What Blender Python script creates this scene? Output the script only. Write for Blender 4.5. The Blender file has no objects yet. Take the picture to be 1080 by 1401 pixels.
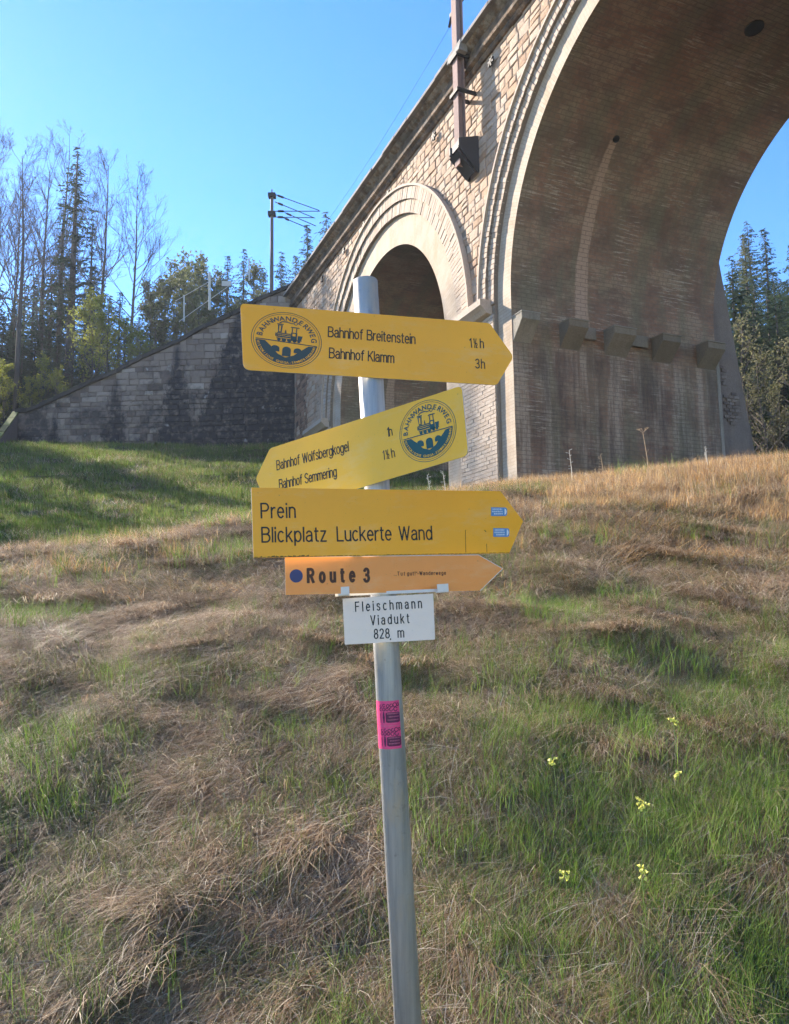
import bpy, math, random
import numpy as np
from mathutils import Matrix, Vector
from mathutils.geometry import tessellate_polygon
PI = math.pi
SC = bpy.context.scene
COL = SC.collection
DBG = False
RNG = np.random.default_rng(7)
random.seed(7)

# ------------------------------------------------------------------ camera, sky, sun, exposure
FPX, PITCH, ROLL, CX, CY = 1042.1, 0.12177, -0.01402, 540.0, 700.5
CF = np.array([0, math.cos(PITCH), math.sin(PITCH)])
_U = np.array([0, -math.sin(PITCH), math.cos(PITCH)]); _R = np.array([1., 0, 0])
CR = math.cos(ROLL) * _R + math.sin(ROLL) * _U
CU = -math.sin(ROLL) * _R + math.cos(ROLL) * _U
cam_d = bpy.data.cameras.new('camera'); cam = bpy.data.objects.new('camera', cam_d); COL.objects.link(cam)
cam_d.sensor_fit = 'VERTICAL'; cam_d.sensor_height = 24.0; cam_d.lens = 24.0 * FPX / 1401
cam_d.clip_start = 0.05; cam_d.clip_end = 2000
cam.matrix_world = Matrix(((CR[0], CU[0], -CF[0], 0), (CR[1], CU[1], -CF[1], 0), (CR[2], CU[2], -CF[2], 0), (0, 0, 0, 1)))
SC.camera = cam
SUN_AZ, SUN_EL = math.radians(-49), math.radians(31)
W = bpy.data.worlds.new('World'); SC.world = W; W.use_nodes = True
wn = W.node_tree; bg = wn.nodes['Background']
sky = wn.nodes.new('ShaderNodeTexSky'); sky.sky_type = 'NISHITA'; sky.sun_disc = False
sky.sun_elevation = SUN_EL; sky.sun_rotation = SUN_AZ % (2 * PI); sky.altitude = 800
sky.air_density = 1.0; sky.dust_density = 0.1; sky.ozone_density = 2.2
hsv = wn.nodes.new('ShaderNodeHueSaturation'); hsv.inputs['Hue'].default_value = .509; hsv.inputs['Saturation'].default_value = 1.3
wn.links.new(sky.outputs[0], hsv.inputs['Color']); wn.links.new(hsv.outputs[0], bg.inputs[0])
bg.inputs[1].default_value = 0.12
sun_d = bpy.data.lights.new('sun', 'SUN'); sun_d.energy = 4.9; sun_d.angle = math.radians(.53); sun_d.color = (1, .90, .76)
sun = bpy.data.objects.new('sun', sun_d); COL.objects.link(sun)
SD = Vector((math.sin(SUN_AZ) * math.cos(SUN_EL), math.cos(SUN_AZ) * math.cos(SUN_EL), math.sin(SUN_EL)))
sun.rotation_euler = SD.to_track_quat('Z', 'Y').to_euler()
SC.view_settings.view_transform = 'Standard'; SC.view_settings.look = 'None'
SC.view_settings.exposure = 1.74; SC.view_settings.gamma = 1
SC.cycles.max_bounces = 4; SC.cycles.diffuse_bounces = 3; SC.cycles.transmission_bounces = 2; SC.cycles.adaptive_threshold = .03; SC.cycles.transparent_max_bounces = 6

# ------------------------------------------------------------------ small helpers
def ray(px, py): return CF + (px - CX) / FPX * CR - (py - CY) / FPX * CU
def at(px, py, Y):
    r = ray(px, py); return r * (Y / r[1])
def project(P):
    P = np.asarray(P, float); z = P @ CF
    return CX + (P @ CR) / z * FPX, CY - (P @ CU) / z * FPX

def link(name, me, mat=None, parent=None, **props):
    o = bpy.data.objects.new(name, me); COL.objects.link(o)
    if mat is not None and me is not None and len(me.materials) == 0:
        for m in (mat if isinstance(mat, (list, tuple)) else [mat]): me.materials.append(m)
    if parent is not None: o.parent = parent
    for k, v in props.items(): o[k] = v
    return o
def empty(name, label=None, category=None, group=None, loc=(0, 0, 0), mw=None):
    o = bpy.data.objects.new(name, None); COL.objects.link(o); o.empty_display_size = .1
    if mw is not None: o.matrix_world = mw
    else: o.location = loc
    if label: o['label'] = label
    if category: o['category'] = category
    if group: o['group'] = group
    return o
def mesh(name, v, f, uv=None, midx=None, smooth=False):
    me = bpy.data.meshes.new(name)
    me.from_pydata([tuple(map(float, p)) for p in v], [], [tuple(map(int, q)) for q in f])
    if uv is not None:
        L = me.uv_layers.new(name='UVMap')
        vi = np.empty(len(me.loops), int); me.loops.foreach_get('vertex_index', vi)
        L.data.foreach_set('uv', np.asarray(uv, float)[vi].ravel())
    if midx is not None: me.polygons.foreach_set('material_index', np.asarray(midx, int))
    if smooth: me.polygons.foreach_set('use_smooth', np.ones(len(me.polygons), bool))
    me.update(); return me
def quadmesh(name, V, Q, col=None, tone=None, smooth=False):
    """fast mesh of quads from numpy arrays"""
    me = bpy.data.meshes.new(name); n = len(Q)
    me.vertices.add(len(V)); me.vertices.foreach_set('co', np.asarray(V, np.float32).ravel())
    me.loops.add(n * 4); me.loops.foreach_set('vertex_index', np.asarray(Q, np.int32).ravel())
    me.polygons.add(n); me.polygons.foreach_set('loop_start', np.arange(0, 4 * n, 4, dtype=np.int32))
    me.polygons.foreach_set('loop_total', np.full(n, 4, np.int32))
    if smooth: me.polygons.foreach_set('use_smooth', np.ones(n, bool))
    me.update(calc_edges=True)
    if col is not None:
        A = me.attributes.new('col', 'FLOAT_COLOR', 'POINT')
        A.data.foreach_set('color', np.concatenate([np.asarray(col, np.float32), np.ones((len(V), 1), np.float32)], 1).ravel())
    if tone is not None:
        A = me.attributes.new('tone', 'FLOAT', 'POINT'); A.data.foreach_set('value', np.asarray(tone, np.float32))
    return me

class MB:
    def __init__(s): s.v = []; s.f = []; s.t = []; s.uv = []
    def add(s, v, f, tone=.5):
        n = len(s.v); s.v += [tuple(p) for p in v]; s.f += [tuple(i + n for i in q) for q in f]; s.t += [tone] * len(v)
    def box(s, x0, x1, y0, y1, z0, z1, tone=.5):
        s.add([(x, y, z) for x in (x0, x1) for y in (y0, y1) for z in (z0, z1)],
              [(0, 1, 3, 2), (4, 6, 7, 5), (0, 4, 5, 1), (2, 3, 7, 6), (0, 2, 6, 4), (1, 5, 7, 3)], tone)
    def obox(s, c, ax, ay, az, tone=.5):
        c, ax, ay, az = map(np.asarray, (c, ax, ay, az))
        s.add([c + i * ax + j * ay + k * az for i in (-1, 1) for j in (-1, 1) for k in (-1, 1)],
              [(0, 1, 3, 2), (4, 6, 7, 5), (0, 4, 5, 1), (2, 3, 7, 6), (0, 2, 6, 4), (1, 5, 7, 3)], tone)
    def tube(s, pts, rad, n=6, caps=True, tone=.5):
        pts = [np.asarray(p, float) for p in pts]
        if not hasattr(rad, '__len__'): rad = [rad] * len(pts)
        base = len(s.v); u = None
        for i, p in enumerate(pts):
            d = pts[min(i + 1, len(pts) - 1)] - pts[max(i - 1, 0)]; d = d / (np.linalg.norm(d) + 1e-9)
            if u is None:
                u = np.cross(d, (0, 0, 1.)); 
                if np.linalg.norm(u) < .1: u = np.cross(d, (1., 0, 0))
            u = u - d * (u @ d); u = u / np.linalg.norm(u); w = np.cross(d, u)
            for k in range(n):
                t = 2 * PI * k / n; s.v.append(tuple(p + rad[i] * (math.cos(t) * u + math.sin(t) * w))); s.t.append(tone)
        for i in range(len(pts) - 1):
            for k in range(n):
                a, b = base + i * n + k, base + i * n + (k + 1) % n; s.f.append((a, b, b + n, a + n))
        if caps:
            s.f.append(tuple(base + k for k in range(n))[::-1]); s.f.append(tuple(base + (len(pts) - 1) * n + k for k in range(n)))
    def prism(s, prof, x0, x1, tone=.5):   # profile (y,z) swept along x
        n = len(prof); s.add([(x0, y, z) for y, z in prof] + [(x1, y, z) for y, z in prof],
              [(i, (i + 1) % n, (i + 1) % n + n, i + n) for i in range(n)] + [tuple(range(n))[::-1], tuple(range(n, 2 * n))], tone)
    def me(s, name, smooth=False):
        m = mesh(name, s.v, s.f, smooth=smooth)
        A = m.attributes.new('tone', 'FLOAT', 'POINT'); A.data.foreach_set('value', np.asarray(s.t, np.float32)); return m
    def build(s, name, mat, parent=None, smooth=False, **props): return link(name, s.me(name, smooth), mat, parent, **props)

# ------------------------------------------------------------------ materials
class NT:
    def __init__(s, name):
        s.m = bpy.data.materials.new(name); s.m.use_nodes = True; s.t = s.m.node_tree; s.b = s.t.nodes['Principled BSDF']
        s.b.inputs['Roughness'].default_value = .9; s.b.inputs['Specular IOR Level'].default_value = .25
    def n(s, kind, **kw):
        x = s.t.nodes.new('ShaderNode' + kind)
        for k, v in kw.items():
            if hasattr(x, k): setattr(x, k, v)
            else: s.set(x, k, v)
        return x
    def set(s, x, key, v):
        key = key.replace('_', ' ') if isinstance(key, str) else key
        if hasattr(v, 'bl_idname') or isinstance(v, bpy.types.NodeSocket): s.l(v, x.inputs[key])
        else: x.inputs[key].default_value = v
    def l(s, a, b): s.t.links.new(a, b)
    def co(s, kind='Object'): return s.n('TexCoord').outputs[kind]
    def noise(s, vec, scale, detail=6, rough=.6, dist=0.):
        x = s.n('TexNoise'); s.l(vec, x.inputs['Vector']); x.inputs['Scale'].default_value = scale
        x.inputs['Detail'].default_value = detail; x.inputs['Roughness'].default_value = rough; x.inputs['Distortion'].default_value = dist
        return x.outputs['Fac']
    def mapping(s, vec, sc=(1, 1, 1), loc=(0, 0, 0), rot=(0, 0, 0)):
        x = s.n('Mapping'); s.l(vec, x.inputs[0]); x.inputs['Scale'].default_value = sc; x.inputs['Location'].default_value = loc; x.inputs['Rotation'].default_value = rot
        return x.outputs[0]
    def ramp(s, fac, stops):
        x = s.n('ValToRGB'); s.l(fac, x.inputs[0]); e = x.color_ramp.elements
        while len(e) < len(stops): e.new(.5)
        for i, (p, c) in enumerate(stops):
            e[i].position = p; e[i].color = (*c, 1) if hasattr(c, '__len__') else (c, c, c, 1)
        return x.outputs[0]
    def mix(s, fac, a, b, mode='MIX'):
        x = s.n('Mix'); x.data_type = 'RGBA'; x.blend_type = mode
        for k, v in ((0, fac), (6, a), (7, b)):
            if isinstance(v, bpy.types.NodeSocket): s.l(v, x.inputs[k])
            else: x.inputs[k].default_value = (*v, 1) if hasattr(v, '__len__') else v
        return x.outputs[2]
    def math(s, op, a, b=0., c=0., clamp=False):
        x = s.n('Math'); x.operation = op; x.use_clamp = clamp
        for k, v in ((0, a), (1, b), (2, c)):
            if isinstance(v, bpy.types.NodeSocket): s.l(v, x.inputs[k])
            else: x.inputs[k].default_value = v
        return x.outputs[0]
    def attr(s, name, out='Fac'): x = s.n('Attribute'); x.attribute_name = name; return x.outputs[out]
    def sep(s, v):
        x = s.n('SeparateXYZ'); s.l(v, x.inputs[0]); return x.outputs
    def bump(s, h, strength=.4, dist=.02):
        x = s.n('Bump'); s.l(h, x.inputs['Height']); x.inputs['Strength'].default_value = strength; x.inputs['Distance'].default_value = dist
        s.l(x.outputs[0], s.b.inputs['Normal']); return x
    def col(s, c):
        if isinstance(c, bpy.types.NodeSocket): s.l(c, s.b.inputs['Base Color'])
        else: s.b.inputs['Base Color'].default_value = (*c, 1)

def plain(name, c, rough=.6, metal=0., spec=.4, var=.12, scale=30):
    t = NT(name); co = t.co(); nz = t.noise(co, scale)
    c = np.array(c); t.col(t.mix(nz, tuple(np.clip(c * (1 - var), 0, 1)), tuple(np.clip(c * (1 + var), 0, 1))))
    t.b.inputs['Roughness'].default_value = rough; t.b.inputs['Metallic'].default_value = metal; t.b.inputs['Specular IOR Level'].default_value = spec
    return t.m

def stone_mat(name, stops, streak=.35, bump=.5, dark=(.03, .028, .026), stain_lo=.5, stain_hi=.75):
    t = NT(name); co = t.co(); tone = t.attr('tone')
    f = t.math('ADD', t.math('MULTIPLY', tone, .75 if bump < .95 else .35), t.math('MULTIPLY', t.noise(co, 3.5, 8, .75), .3 if bump < .95 else .7))
    c = t.ramp(f, stops)
    c = t.mix(.5, c, t.ramp(t.noise(co, 22, 6, .7), [(.3, .55), (.7, 1.15)]), 'MULTIPLY')
    st = t.ramp(t.noise(t.mapping(co, (1.1, 1.1, .18)), 1.3, 5, .65), [(stain_lo, 0.), (stain_hi, 1.)])
    c = t.mix(t.math('MULTIPLY', st, streak), c, dark)
    t.col(c); t.bump(t.math('ADD', t.noise(co, 14, 8, .7), t.math('MULTIPLY', t.noise(co, 60, 4), .4)), bump, .03)
    return t
M = {}
M['rubble'] = stone_mat('rubble_stone', [(.0, (.05, .042, .04)), (.12, (.30, .18, .12)), (.35, (.43, .28, .18)), (.6, (.47, .34, .245)), (.85, (.50, .395, .305))], .25).m
M['mortar'] = stone_mat('mortar', [(.2, (.22, .17, .13)), (.8, (.32, .26, .20))], .3).m
M['brick'] = stone_mat('ring_brick', [(.1, (.42, .32, .24)), (.5, (.47, .37, .29)), (.95, (.51, .42, .34))], .1, .25).m
M['copng'] = stone_mat('coping_stone', [(.2, (.10, .09, .085)), (.8, (.28, .26, .24))], .5).m

def band_mat():
    t = NT('limewashed_brick'); co = t.co(); uv = t.co('UV')
    br = t.n('TexBrick'); t.l(uv, br.inputs['Vector']); br.inputs['Scale'].default_value = 1
    br.inputs['Brick Width'].default_value = .3; br.inputs['Row Height'].default_value = .1; br.inputs['Mortar Size'].default_value = .006
    br.inputs['Color1'].default_value = (.45, .36, .275, 1); br.inputs['Color2'].default_value = (.40, .305, .22, 1); br.inputs['Mortar'].default_value = (.29, .22, .165, 1)
    c = t.mix(t.ramp(t.noise(co, .9, 6), [(.4, 0.), (.75, .8)]), br.outputs[0], (.50, .42, .335))
    c = t.mix(t.ramp(t.noise(t.mapping(co, (1, 1, .25)), 1.7, 6), [(.5, 0.), (.75, .6)]), c, (.40, .25, .14))
    # lime runs down from the crown
    c = t.mix(t.ramp(t.noise(t.mapping(co, (3.5, 3.5, .12)), 1.2, 5), [(.64, 0.), (.74, .6)]), c, (.70, .67, .62))
    t.col(c); t.bump(t.math('ADD', br.outputs['Fac'], t.math('MULTIPLY', t.noise(co, 30, 6), -.6)), -.25, .01)
    return t.m
M['band'] = band_mat()

def soffit_mat(rings=True):
    """brick vault and jamb: u = depth in metres, v = height along the curve in metres"""
    t = NT('vault_brick'); uv = t.co('UV'); co = t.co(); s = t.sep(uv); U, V = s[0], s[1]
    br = t.n('TexBrick'); t.l(uv, br.inputs['Vector']); br.inputs['Scale'].default_value = 1
    br.inputs['Brick Width'].default_value = .36; br.inputs['Row Height'].default_value = .13; br.inputs['Mortar Size'].default_value = .012; br.inputs['Mortar Smooth'].default_value = .3
    br.inputs['Color1'].default_value = (.27, .155, .10, 1); br.inputs['Color2'].default_value = (.22, .125, .08, 1); br.inputs['Mortar'].default_value = (.31, .23, .17, 1)
    c = br.outputs[0]; wallc = c
    # large soft patches of different weathering
    c = t.mix(t.ramp(t.noise(t.mapping(uv, (.45, .8, 1)), 1.1, 9, .72, .2), [(.50, 0.), (.56, .8)]), c, (.33, .235, .16))
    c = t.mix(t.ramp(t.noise(t.mapping(uv, (.4, .7, 1), (7, 3, 0)), 1.0, 9, .72, .2), [(.47, 0.), (.60, .65)]), c, (.125, .085, .062))
    # greenish patches, a lens flare tint painted into the brick
    c = t.mix(t.ramp(t.noise(t.mapping(uv, (.8, .16, 1), (3, 9, 0)), 1.4, 6, .6), [(.45, 0.), (.62, .6)]), c, (.17, .16, .10))
    # pale lime streaks along the courses
    stk = t.ramp(t.noise(t.mapping(uv, (1.1, 13, 1)), 1.3, 5, .7), [(.52, 0.), (.60, 1.)])
    msk = t.ramp(t.noise(t.mapping(uv, (.5, .35, 1), (2, 1, 0)), 1.4, 3), [(.50, 0.), (.62, .8)])
    c = t.mix(t.math('MULTIPLY', stk, msk), c, (.45, .37, .29))
    # vertical runs under the corbels
    wob = t.math('MULTIPLY', t.math('SUBTRACT', t.noise(t.mapping(uv, (1, 1, 1)), 1.2, 3), .5), .6)
    uu = t.math('ADD', U, wob)
    low = t.ramp(t.math('MULTIPLY', V, .1), [(.30, .8), (.74, .8), (.80, 0.)])
    run = t.ramp(t.noise(t.mapping(uv, (1.2, .10, 1), (5, 0, 0)), 1.3, 7, .7), [(.48, 0.), (.60, .9)])
    c = t.mix(t.math('MULTIPLY', run, low), c, (.42, .335, .25))
    run2 = t.ramp(t.noise(t.mapping(uv, (.9, .12, 1), (1, 4, 0)), 1.3, 7, .7), [(.48, 0.), (.6, .8)])
    c = t.mix(t.math('MULTIPLY', run2, low), c, (.085, .062, .05))
    # the long repaired strip running down from the weep hole
    uw = t.math('ADD', U, t.math('MULTIPLY', wob, .25))
    d = t.math('ADD', t.math('ABSOLUTE', t.math('SUBTRACT', uw, 2.55)), t.math('MULTIPLY', t.math('SUBTRACT', V, 9.), .026))
    inn = t.ramp(d, [(.22, 1.), (.28, 0.)])
    vr = t.ramp(t.math('MULTIPLY', V, .05), [(.42, 1.), (.425, 1.), (.70, .9), (.704, 0.)])
    hi = t.ramp(t.math('MULTIPLY', V, .05), [(.42, 0.), (.425, 1.)])
    if rings: c = t.mix(t.math('MULTIPLY', t.math('MULTIPLY', inn, hi), vr), c, (.42, .29, .21))
    c = t.mix(.5, c, t.ramp(t.noise(co, 9, 8, .75), [(.3, .6), (.7, 1.25)]), 'MULTIPLY')
    c = t.mix(t.math('MULTIPLY', br.outputs['Fac'], .5), c, (.085, .06, .045))
    t.col(c); t.bump(t.math('ADD', t.math('MULTIPLY', br.outputs['Fac'], -1.5), t.noise(co, 14, 6, .6)), .6, .02)
    return t.m
M['vault'] = soffit_mat()
M['frieze'] = stone_mat('frieze', [(.28, (.06, .05, .042)), (.42, (.15, .115, .085)), (.50, (.27, .17, .10)), (.58, (.36, .31, .26))], .55, 1., stain_lo=.45, stain_hi=.58).m
M['plaster'] = stone_mat('weathered_plaster', [(.2, (.13, .10, .085)), (.6, (.21, .165, .135)), (.9, (.29, .25, .21))], .5, .8).m
M['corbel'] = stone_mat('corbel_stone', [(.2, (.13, .10, .07)), (.5, (.22, .18, .13)), (.9, (.38, .34, .29))], .6, .9, dark=(.06, .065, .035)).m

def wing_mat():
    t = NT('wing_wall_stone'); co = t.co(); s = t.sep(co); tone = t.attr('tone')
    c = t.ramp(t.math('ADD', t.math('MULTIPLY', tone, .8), t.math('MULTIPLY', t.noise(co, 3, 6), .25)),
               [(.15, (.11, .085, .07)), (.45, (.20, .16, .135)), (.75, (.27, .225, .19)), (.95, (.35, .31, .27))])
    # damp black stains under the drain slots (x = metres from the viaduct corner, leftwards)
    tot = None
    wob = t.math('MULTIPLY', t.math('SUBTRACT', t.noise(t.mapping(co, (1, 1, .7)), 1.1, 7, .8), .5), 2.6)
    for x0, w0, top in ((7.0, .26, 6.3), (10.6, .22, 4.4), (14.2, .12, 2.9), (15.4, .12, 1.6), (2.2, 1.5, 8.2)):
        dep = t.math('MAXIMUM', t.math('SUBTRACT', top, s[2]), 0.)
        hw = t.math('ADD', w0, t.math('MULTIPLY', dep, .20 if w0 < 1 else .35))
        d = t.math('ABSOLUTE', t.math('ADD', t.math('SUBTRACT', s[0], x0), t.math('MULTIPLY', wob, t.math('MINIMUM', t.math('MULTIPLY', dep, .45), 1.))))
        a = t.math('MULTIPLY', t.math('SUBTRACT', hw, d), 3., clamp=True)
        a = t.math('MULTIPLY', a, t.math('MULTIPLY', t.math('SUBTRACT', top + .3, s[2]), 2., clamp=True))
        tot = a if tot is None else t.math('MAXIMUM', tot, a)
    gen = t.ramp(t.math('ADD', t.noise(co, .55, 6, .7), t.math('MULTIPLY', s[2], -.035)), [(.34, 0.), (.50, .85)])
    tot = t.math('MULTIPLY', t.math('MAXIMUM', tot, gen), t.ramp(t.noise(co, 2.6, 5, .7), [(.34, .45), (.5, 1.)]))
    c = t.mix(tot, c, (.022, .024, .030))
    c = t.mix(t.ramp(t.noise(co, 1.1, 3), [(.66, 0.), (.72, .6)]), c, (.42, .42, .42))
    t.col(c); t.bump(t.noise(co, 12, 8, .7), .6, .03); return t.m
M['wing'] = wing_mat()

def leafy(name, c1, c2, trans=.35, rough=.7, attr=False, varr=.35):
    t = NT(name); oi = t.n('ObjectInfo').outputs['Random']
    if attr:
        c = t.mix(oi, t.mix(1., t.attr('col', 'Color'), tuple([1 - varr] * 3), 'MULTIPLY'), t.mix(1., t.attr('col', 'Color'), (1 + varr, 1 + varr * .8, 1 + varr * .5), 'MULTIPLY'))
    else:
        c = t.mix(t.math('ADD', t.math('MULTIPLY', oi, .4), t.math('MULTIPLY', t.attr('tone'), .6)), c1, c2)
    t.col(c); t.b.inputs['Roughness'].default_value = rough; t.b.inputs['Specular IOR Level'].default_value = .2
    tr = t.n('BsdfTranslucent'); t.l(c, tr.inputs['Color']); mx = t.n('MixShader'); mx.inputs[0].default_value = trans
    t.l(t.b.outputs[0], mx.inputs[1]); t.l(tr.outputs[0], mx.inputs[2]); t.l(mx.outputs[0], t.t.nodes['Material Output'].inputs[0])
    return t.m
M['blade'] = leafy('grass_blades', None, None, .4, .6, attr=True)
M['spruce'] = leafy('spruce_needles', (.040, .068, .042), (.095, .13, .065), .3)
M['larch'] = leafy('larch_needles', (.10, .12, .05), (.17, .17, .08), .35)
M['bud'] = leafy('young_leaves', (.16, .19, .03), (.30, .30, .06), .5)
M['shrubleaf'] = leafy('shrub_leaves', (.12, .12, .05), (.24, .22, .12), .4)
M['darkleaf'] = leafy('dark_shrub_leaves', (.03, .05, .02), (.08, .09, .03), .3)
M['bark'] = stone_mat('bark', [(.2, (.05, .04, .034)), (.8, (.12, .10, .085))], .3).m
M['twig'] = plain('twigs', (.12, .095, .08), .9)
M['yellow'] = None

# ------------------------------------------------------------------ ground
def vnoise(x, y, seed=0):
    xi = np.floor(x).astype(np.int64); yi = np.floor(y).astype(np.int64); fx = x - xi; fy = y - yi
    fx = fx * fx * (3 - 2 * fx); fy = fy * fy * (3 - 2 * fy)
    def h(a, b):
        n = (a * 374761393 + b * 668265263 + seed * 974634777) & 0xFFFFFFFF
        n = ((n ^ (n >> 13)) * 1274126177) & 0xFFFFFFFF
        return ((n ^ (n >> 16)) & 0xFFFF) / 65535.0
    return (h(xi, yi) * (1 - fx) + h(xi + 1, yi) * fx) * (1 - fy) + (h(xi, yi + 1) * (1 - fx) + h(xi + 1, yi + 1) * fx) * fy
def fbm(x, y, seed=0, o=4):
    s = 0; a = .5
    for k in range(o): s = s + a * vnoise(x * 2 ** k + 17.3 * k, y * 2 ** k - 9.1 * k, seed + k); a *= .5
    return s / (1 - .5 ** o)

TH = 0.40734
C0 = np.array([3.5487781, 21.6861527, 0.])
AX = np.array([-math.sin(TH), math.cos(TH), 0]); NX = np.array([-math.cos(TH), -math.sin(TH), 0])   # along the face, outward from the face
def VW(a, off, z): return C0 + AX * a + NX * off + np.array([0, 0, z])
WCORN = VW(23, .0, 0); WDIR = np.array([-1, .05, 0]) / math.hypot(1, .05)

cp = []
def P(px, py, Y): cp.append(at(px, py, Y))
for px in (-350, 0, 270, 540, 810, 1080, 1430):
    P(px, 1401, 2.55); P(px, 1200, 3.1); P(px, 1000, 4.05); P(px, 880, 5.2)
for px in (-350, 0, 270): P(px, 810, 6.9)
for px in (540, 810, 1080, 1430): P(px, 790, 6.8)
for q in ((-400, 775, 7.5), (0, 777, 7.6), (150, 753, 8.3), (340, 714, 9.6), (480, 690, 10.6), (620, 680, 12.0), 
          (600, 720, 8.8), (750, 715, 8.8), (950, 710, 8.8), (1150, 708, 8.8)): P(*q)
for px, py in ((620, 684), (700, 672), (780, 669), (850, 658), (925, 650), (1000, 644), (1080, 638), (1250, 640), (1400, 632)):
    P(px, py, 14.5); P(px, py + 2, 17.5); P(px, py - 2, 12.6)
for q in ((-300, 800, 12), (0, 805, 12), (200, 795, 12.8), (340, 760, 14), (470, 735, 15), (0, 762, 18), (200, 748, 18), (330, 735, 19), (-300, 760, 18), (450, 720, 20),
          (0, 695, 26), (200, 685, 26), (330, 700, 25), (0, 645, 33), (150, 632, 34), (270, 640, 34), (-200, 640, 33), (0, 614, 40), (150, 609, 40), (250, 620, 39), (340, 668, 30), (345, 650, 37), (420, 675, 30),
          (20, 606, 43.2), (240, 612, 42.8), (340, 611, 42.5), (400, 610, 42)): P(*q)
for a_, o_, z in ((2, 1, 3.3), (2, 5, 2.9), (9.8, .5, 4.6), (9.8, 5, 4.2), (9.8, -5, 5), (16, .5, 6.9), (16, 5, 6.6), (22, .6, 9.0), (0, -4, 3.5), (0, 0, 3.2), (0, -8.5, 4.0), (-6, -4, 3.1), (-14, -4, 2.5),
                  (-14, 2, 1.9), (-6, -12, 4.4), (-14, -14, 3.8), (-26, -4, 2.2), (-26, 6, .6), (-30, -14, 3.5), (-40, 0, 1), (4, -14, 6)): cp.append(VW(a_, o_, z))
for q in ((30, 50, 7.5), (16, 50, 7), (45, 40, 8), (30, 72, 21), (55, 72, 24), (30, 100, 33), (70, 100, 40), (10, 80, 15), (-20, 60, 9), (-45, 43, 10), (-60, 40, 12), (-80, 60, 15), (-40, 25, 4), (-60, 15, 4), (-80, 0, 4),
          (-30, 100, 15), (0, 130, 26), (-80, 130, 26), (80, 130, 40), (80, 60, 14), (60, 20, 5), (80, 0, 3), (50, 5, 2), (25, 15, 2.6), (-90, 100, 20),
          (0, 0, -1.6), (0, 1.6, -1.58), (-3, 1.5, -1.6), (3, 1.5, -1.58), (8, .5, -1.5), (-8, .5, -1.6), (0, -4, -1.7), (-10, -8, -2), (10, -8, -1.7), (0, -25, -3), (-60, -30, -3), (60, -30, -2), (-25, 5, -.8), (-15, 9, .3), (25, 5, .2)): cp.append(np.array(q, float))
CPT = np.array(cp)
def tps_fit(C, lam=.02):
    n = len(C); d = np.hypot(C[:, None, 0] - C[None, :, 0], C[:, None, 1] - C[None, :, 1])
    K = d + 0 * d   # linear kernel: no overshoot
    A = np.zeros((n + 3, n + 3)); A[:n, :n] = K - lam * np.eye(n); A[:n, n] = 1; A[:n, n + 1:] = C[:, :2]; A[n, :n] = 1; A[n + 1:, :n] = C[:, :2].T
    return np.linalg.solve(A, np.concatenate([C[:, 2], np.zeros(3)]))
_w = tps_fit(CPT)
def base_h(x, y):
    x = np.asarray(x, float); y = np.asarray(y, float); out = np.empty(x.size); xr, yr = x.ravel(), y.ravel()
    for i in range(0, x.size, 8192):
        d = np.hypot(xr[i:i + 8192, None] - CPT[None, :, 0], yr[i:i + 8192, None] - CPT[None, :, 1])
        d = np.sqrt(d * d + .12)
        out[i:i + 8192] = d @ _w[:-3] + _w[-3] + _w[-2] * xr[i:i + 8192] + _w[-1] * yr[i:i + 8192]
    return out.reshape(x.shape)
def detail_h(x, y):
    k = np.clip((y - 1.2) / 1.2, 0, 1) * np.clip(1.25 - y / 60, .2, 1)
    far = np.clip((y - 9) / 8, 0, 1)
    d = (fbm(x * 1.6 + .4 * y, y * 1.3, 3, 4) - .5) * .22 + (fbm(x * 5.5, y * 4, 9, 3) - .5) * .10 * (1 - far * .5)
    d = d * (1 - .75 * np.clip((y - 9) / 4, 0, 1) * np.clip((24 - y) / 4, 0, 1)) + np.clip((y - 18) / 8, 0, 1) * (fbm(x * .35, y * .35, 21, 3) - .5) * .5
    return d * k
def ground(x, y): return base_h(x, y) + detail_h(np.asarray(x, float), np.asarray(y, float))
def ground1(x, y): return float(ground(np.array([x]), np.array([y]))[0])
def hit_ground(px, py, y0=1.5, y1=60):
    r = ray(px, py); Y = np.linspace(y0, y1, 4000); z = ground(Y * r[0] / r[1], Y); k = np.argmax(z >= Y * r[2] / r[1])
    return np.array([Y[k] * r[0] / r[1], Y[k], z[k]])
def green(x, y):
    """0 = dry straw, 1 = fresh green"""
    g = fbm(x * 1.1, y * 1.1, 51, 4) * 1.0 - .12 + (fbm(x * 3.6, y * 3.6, 77, 3) - .5) * .6
    near = np.clip((5.5 - y) / 2.5, 0, 1)
    g = g - .10 + near * np.clip(x * .42 + .04, -.08, .46)
    g = g - np.clip((y - 5) / 2, 0, 1) * .30 * np.clip((11 - y) / 3, 0, 1)
    g = g - np.clip((y - 8.5) / 2, 0, 1) * np.clip((15 - y) / 1, 0, 1) * .25
    g = g - np.clip((y - 9.5) / 2, 0, 1) * np.clip((15 - y) / 1, 0, 1) * np.clip(x - 1.5, 0, 1.6) * .3
    g = g - np.clip((y - 12.5) / 1, 0, 1) * np.clip((24 - y) / 3, 0, 1) * np.clip(x / 2, 0, 1) * .9
    g = g + np.clip((y - 15) / 3, 0, 1) * .45
    return np.clip(g, 0, 1)
def grow(a, b, n): return list(np.linspace(a, b, n, endpoint=False))
xs = np.array(grow(-90, -30, 20) + grow(-30, -9, 42) + grow(-9, -4.5, 32) + grow(-4.5, 5.5, 165) + grow(5.5, 12, 45) + grow(12, 30, 36) + grow(30, 90.1, 21))
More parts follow.
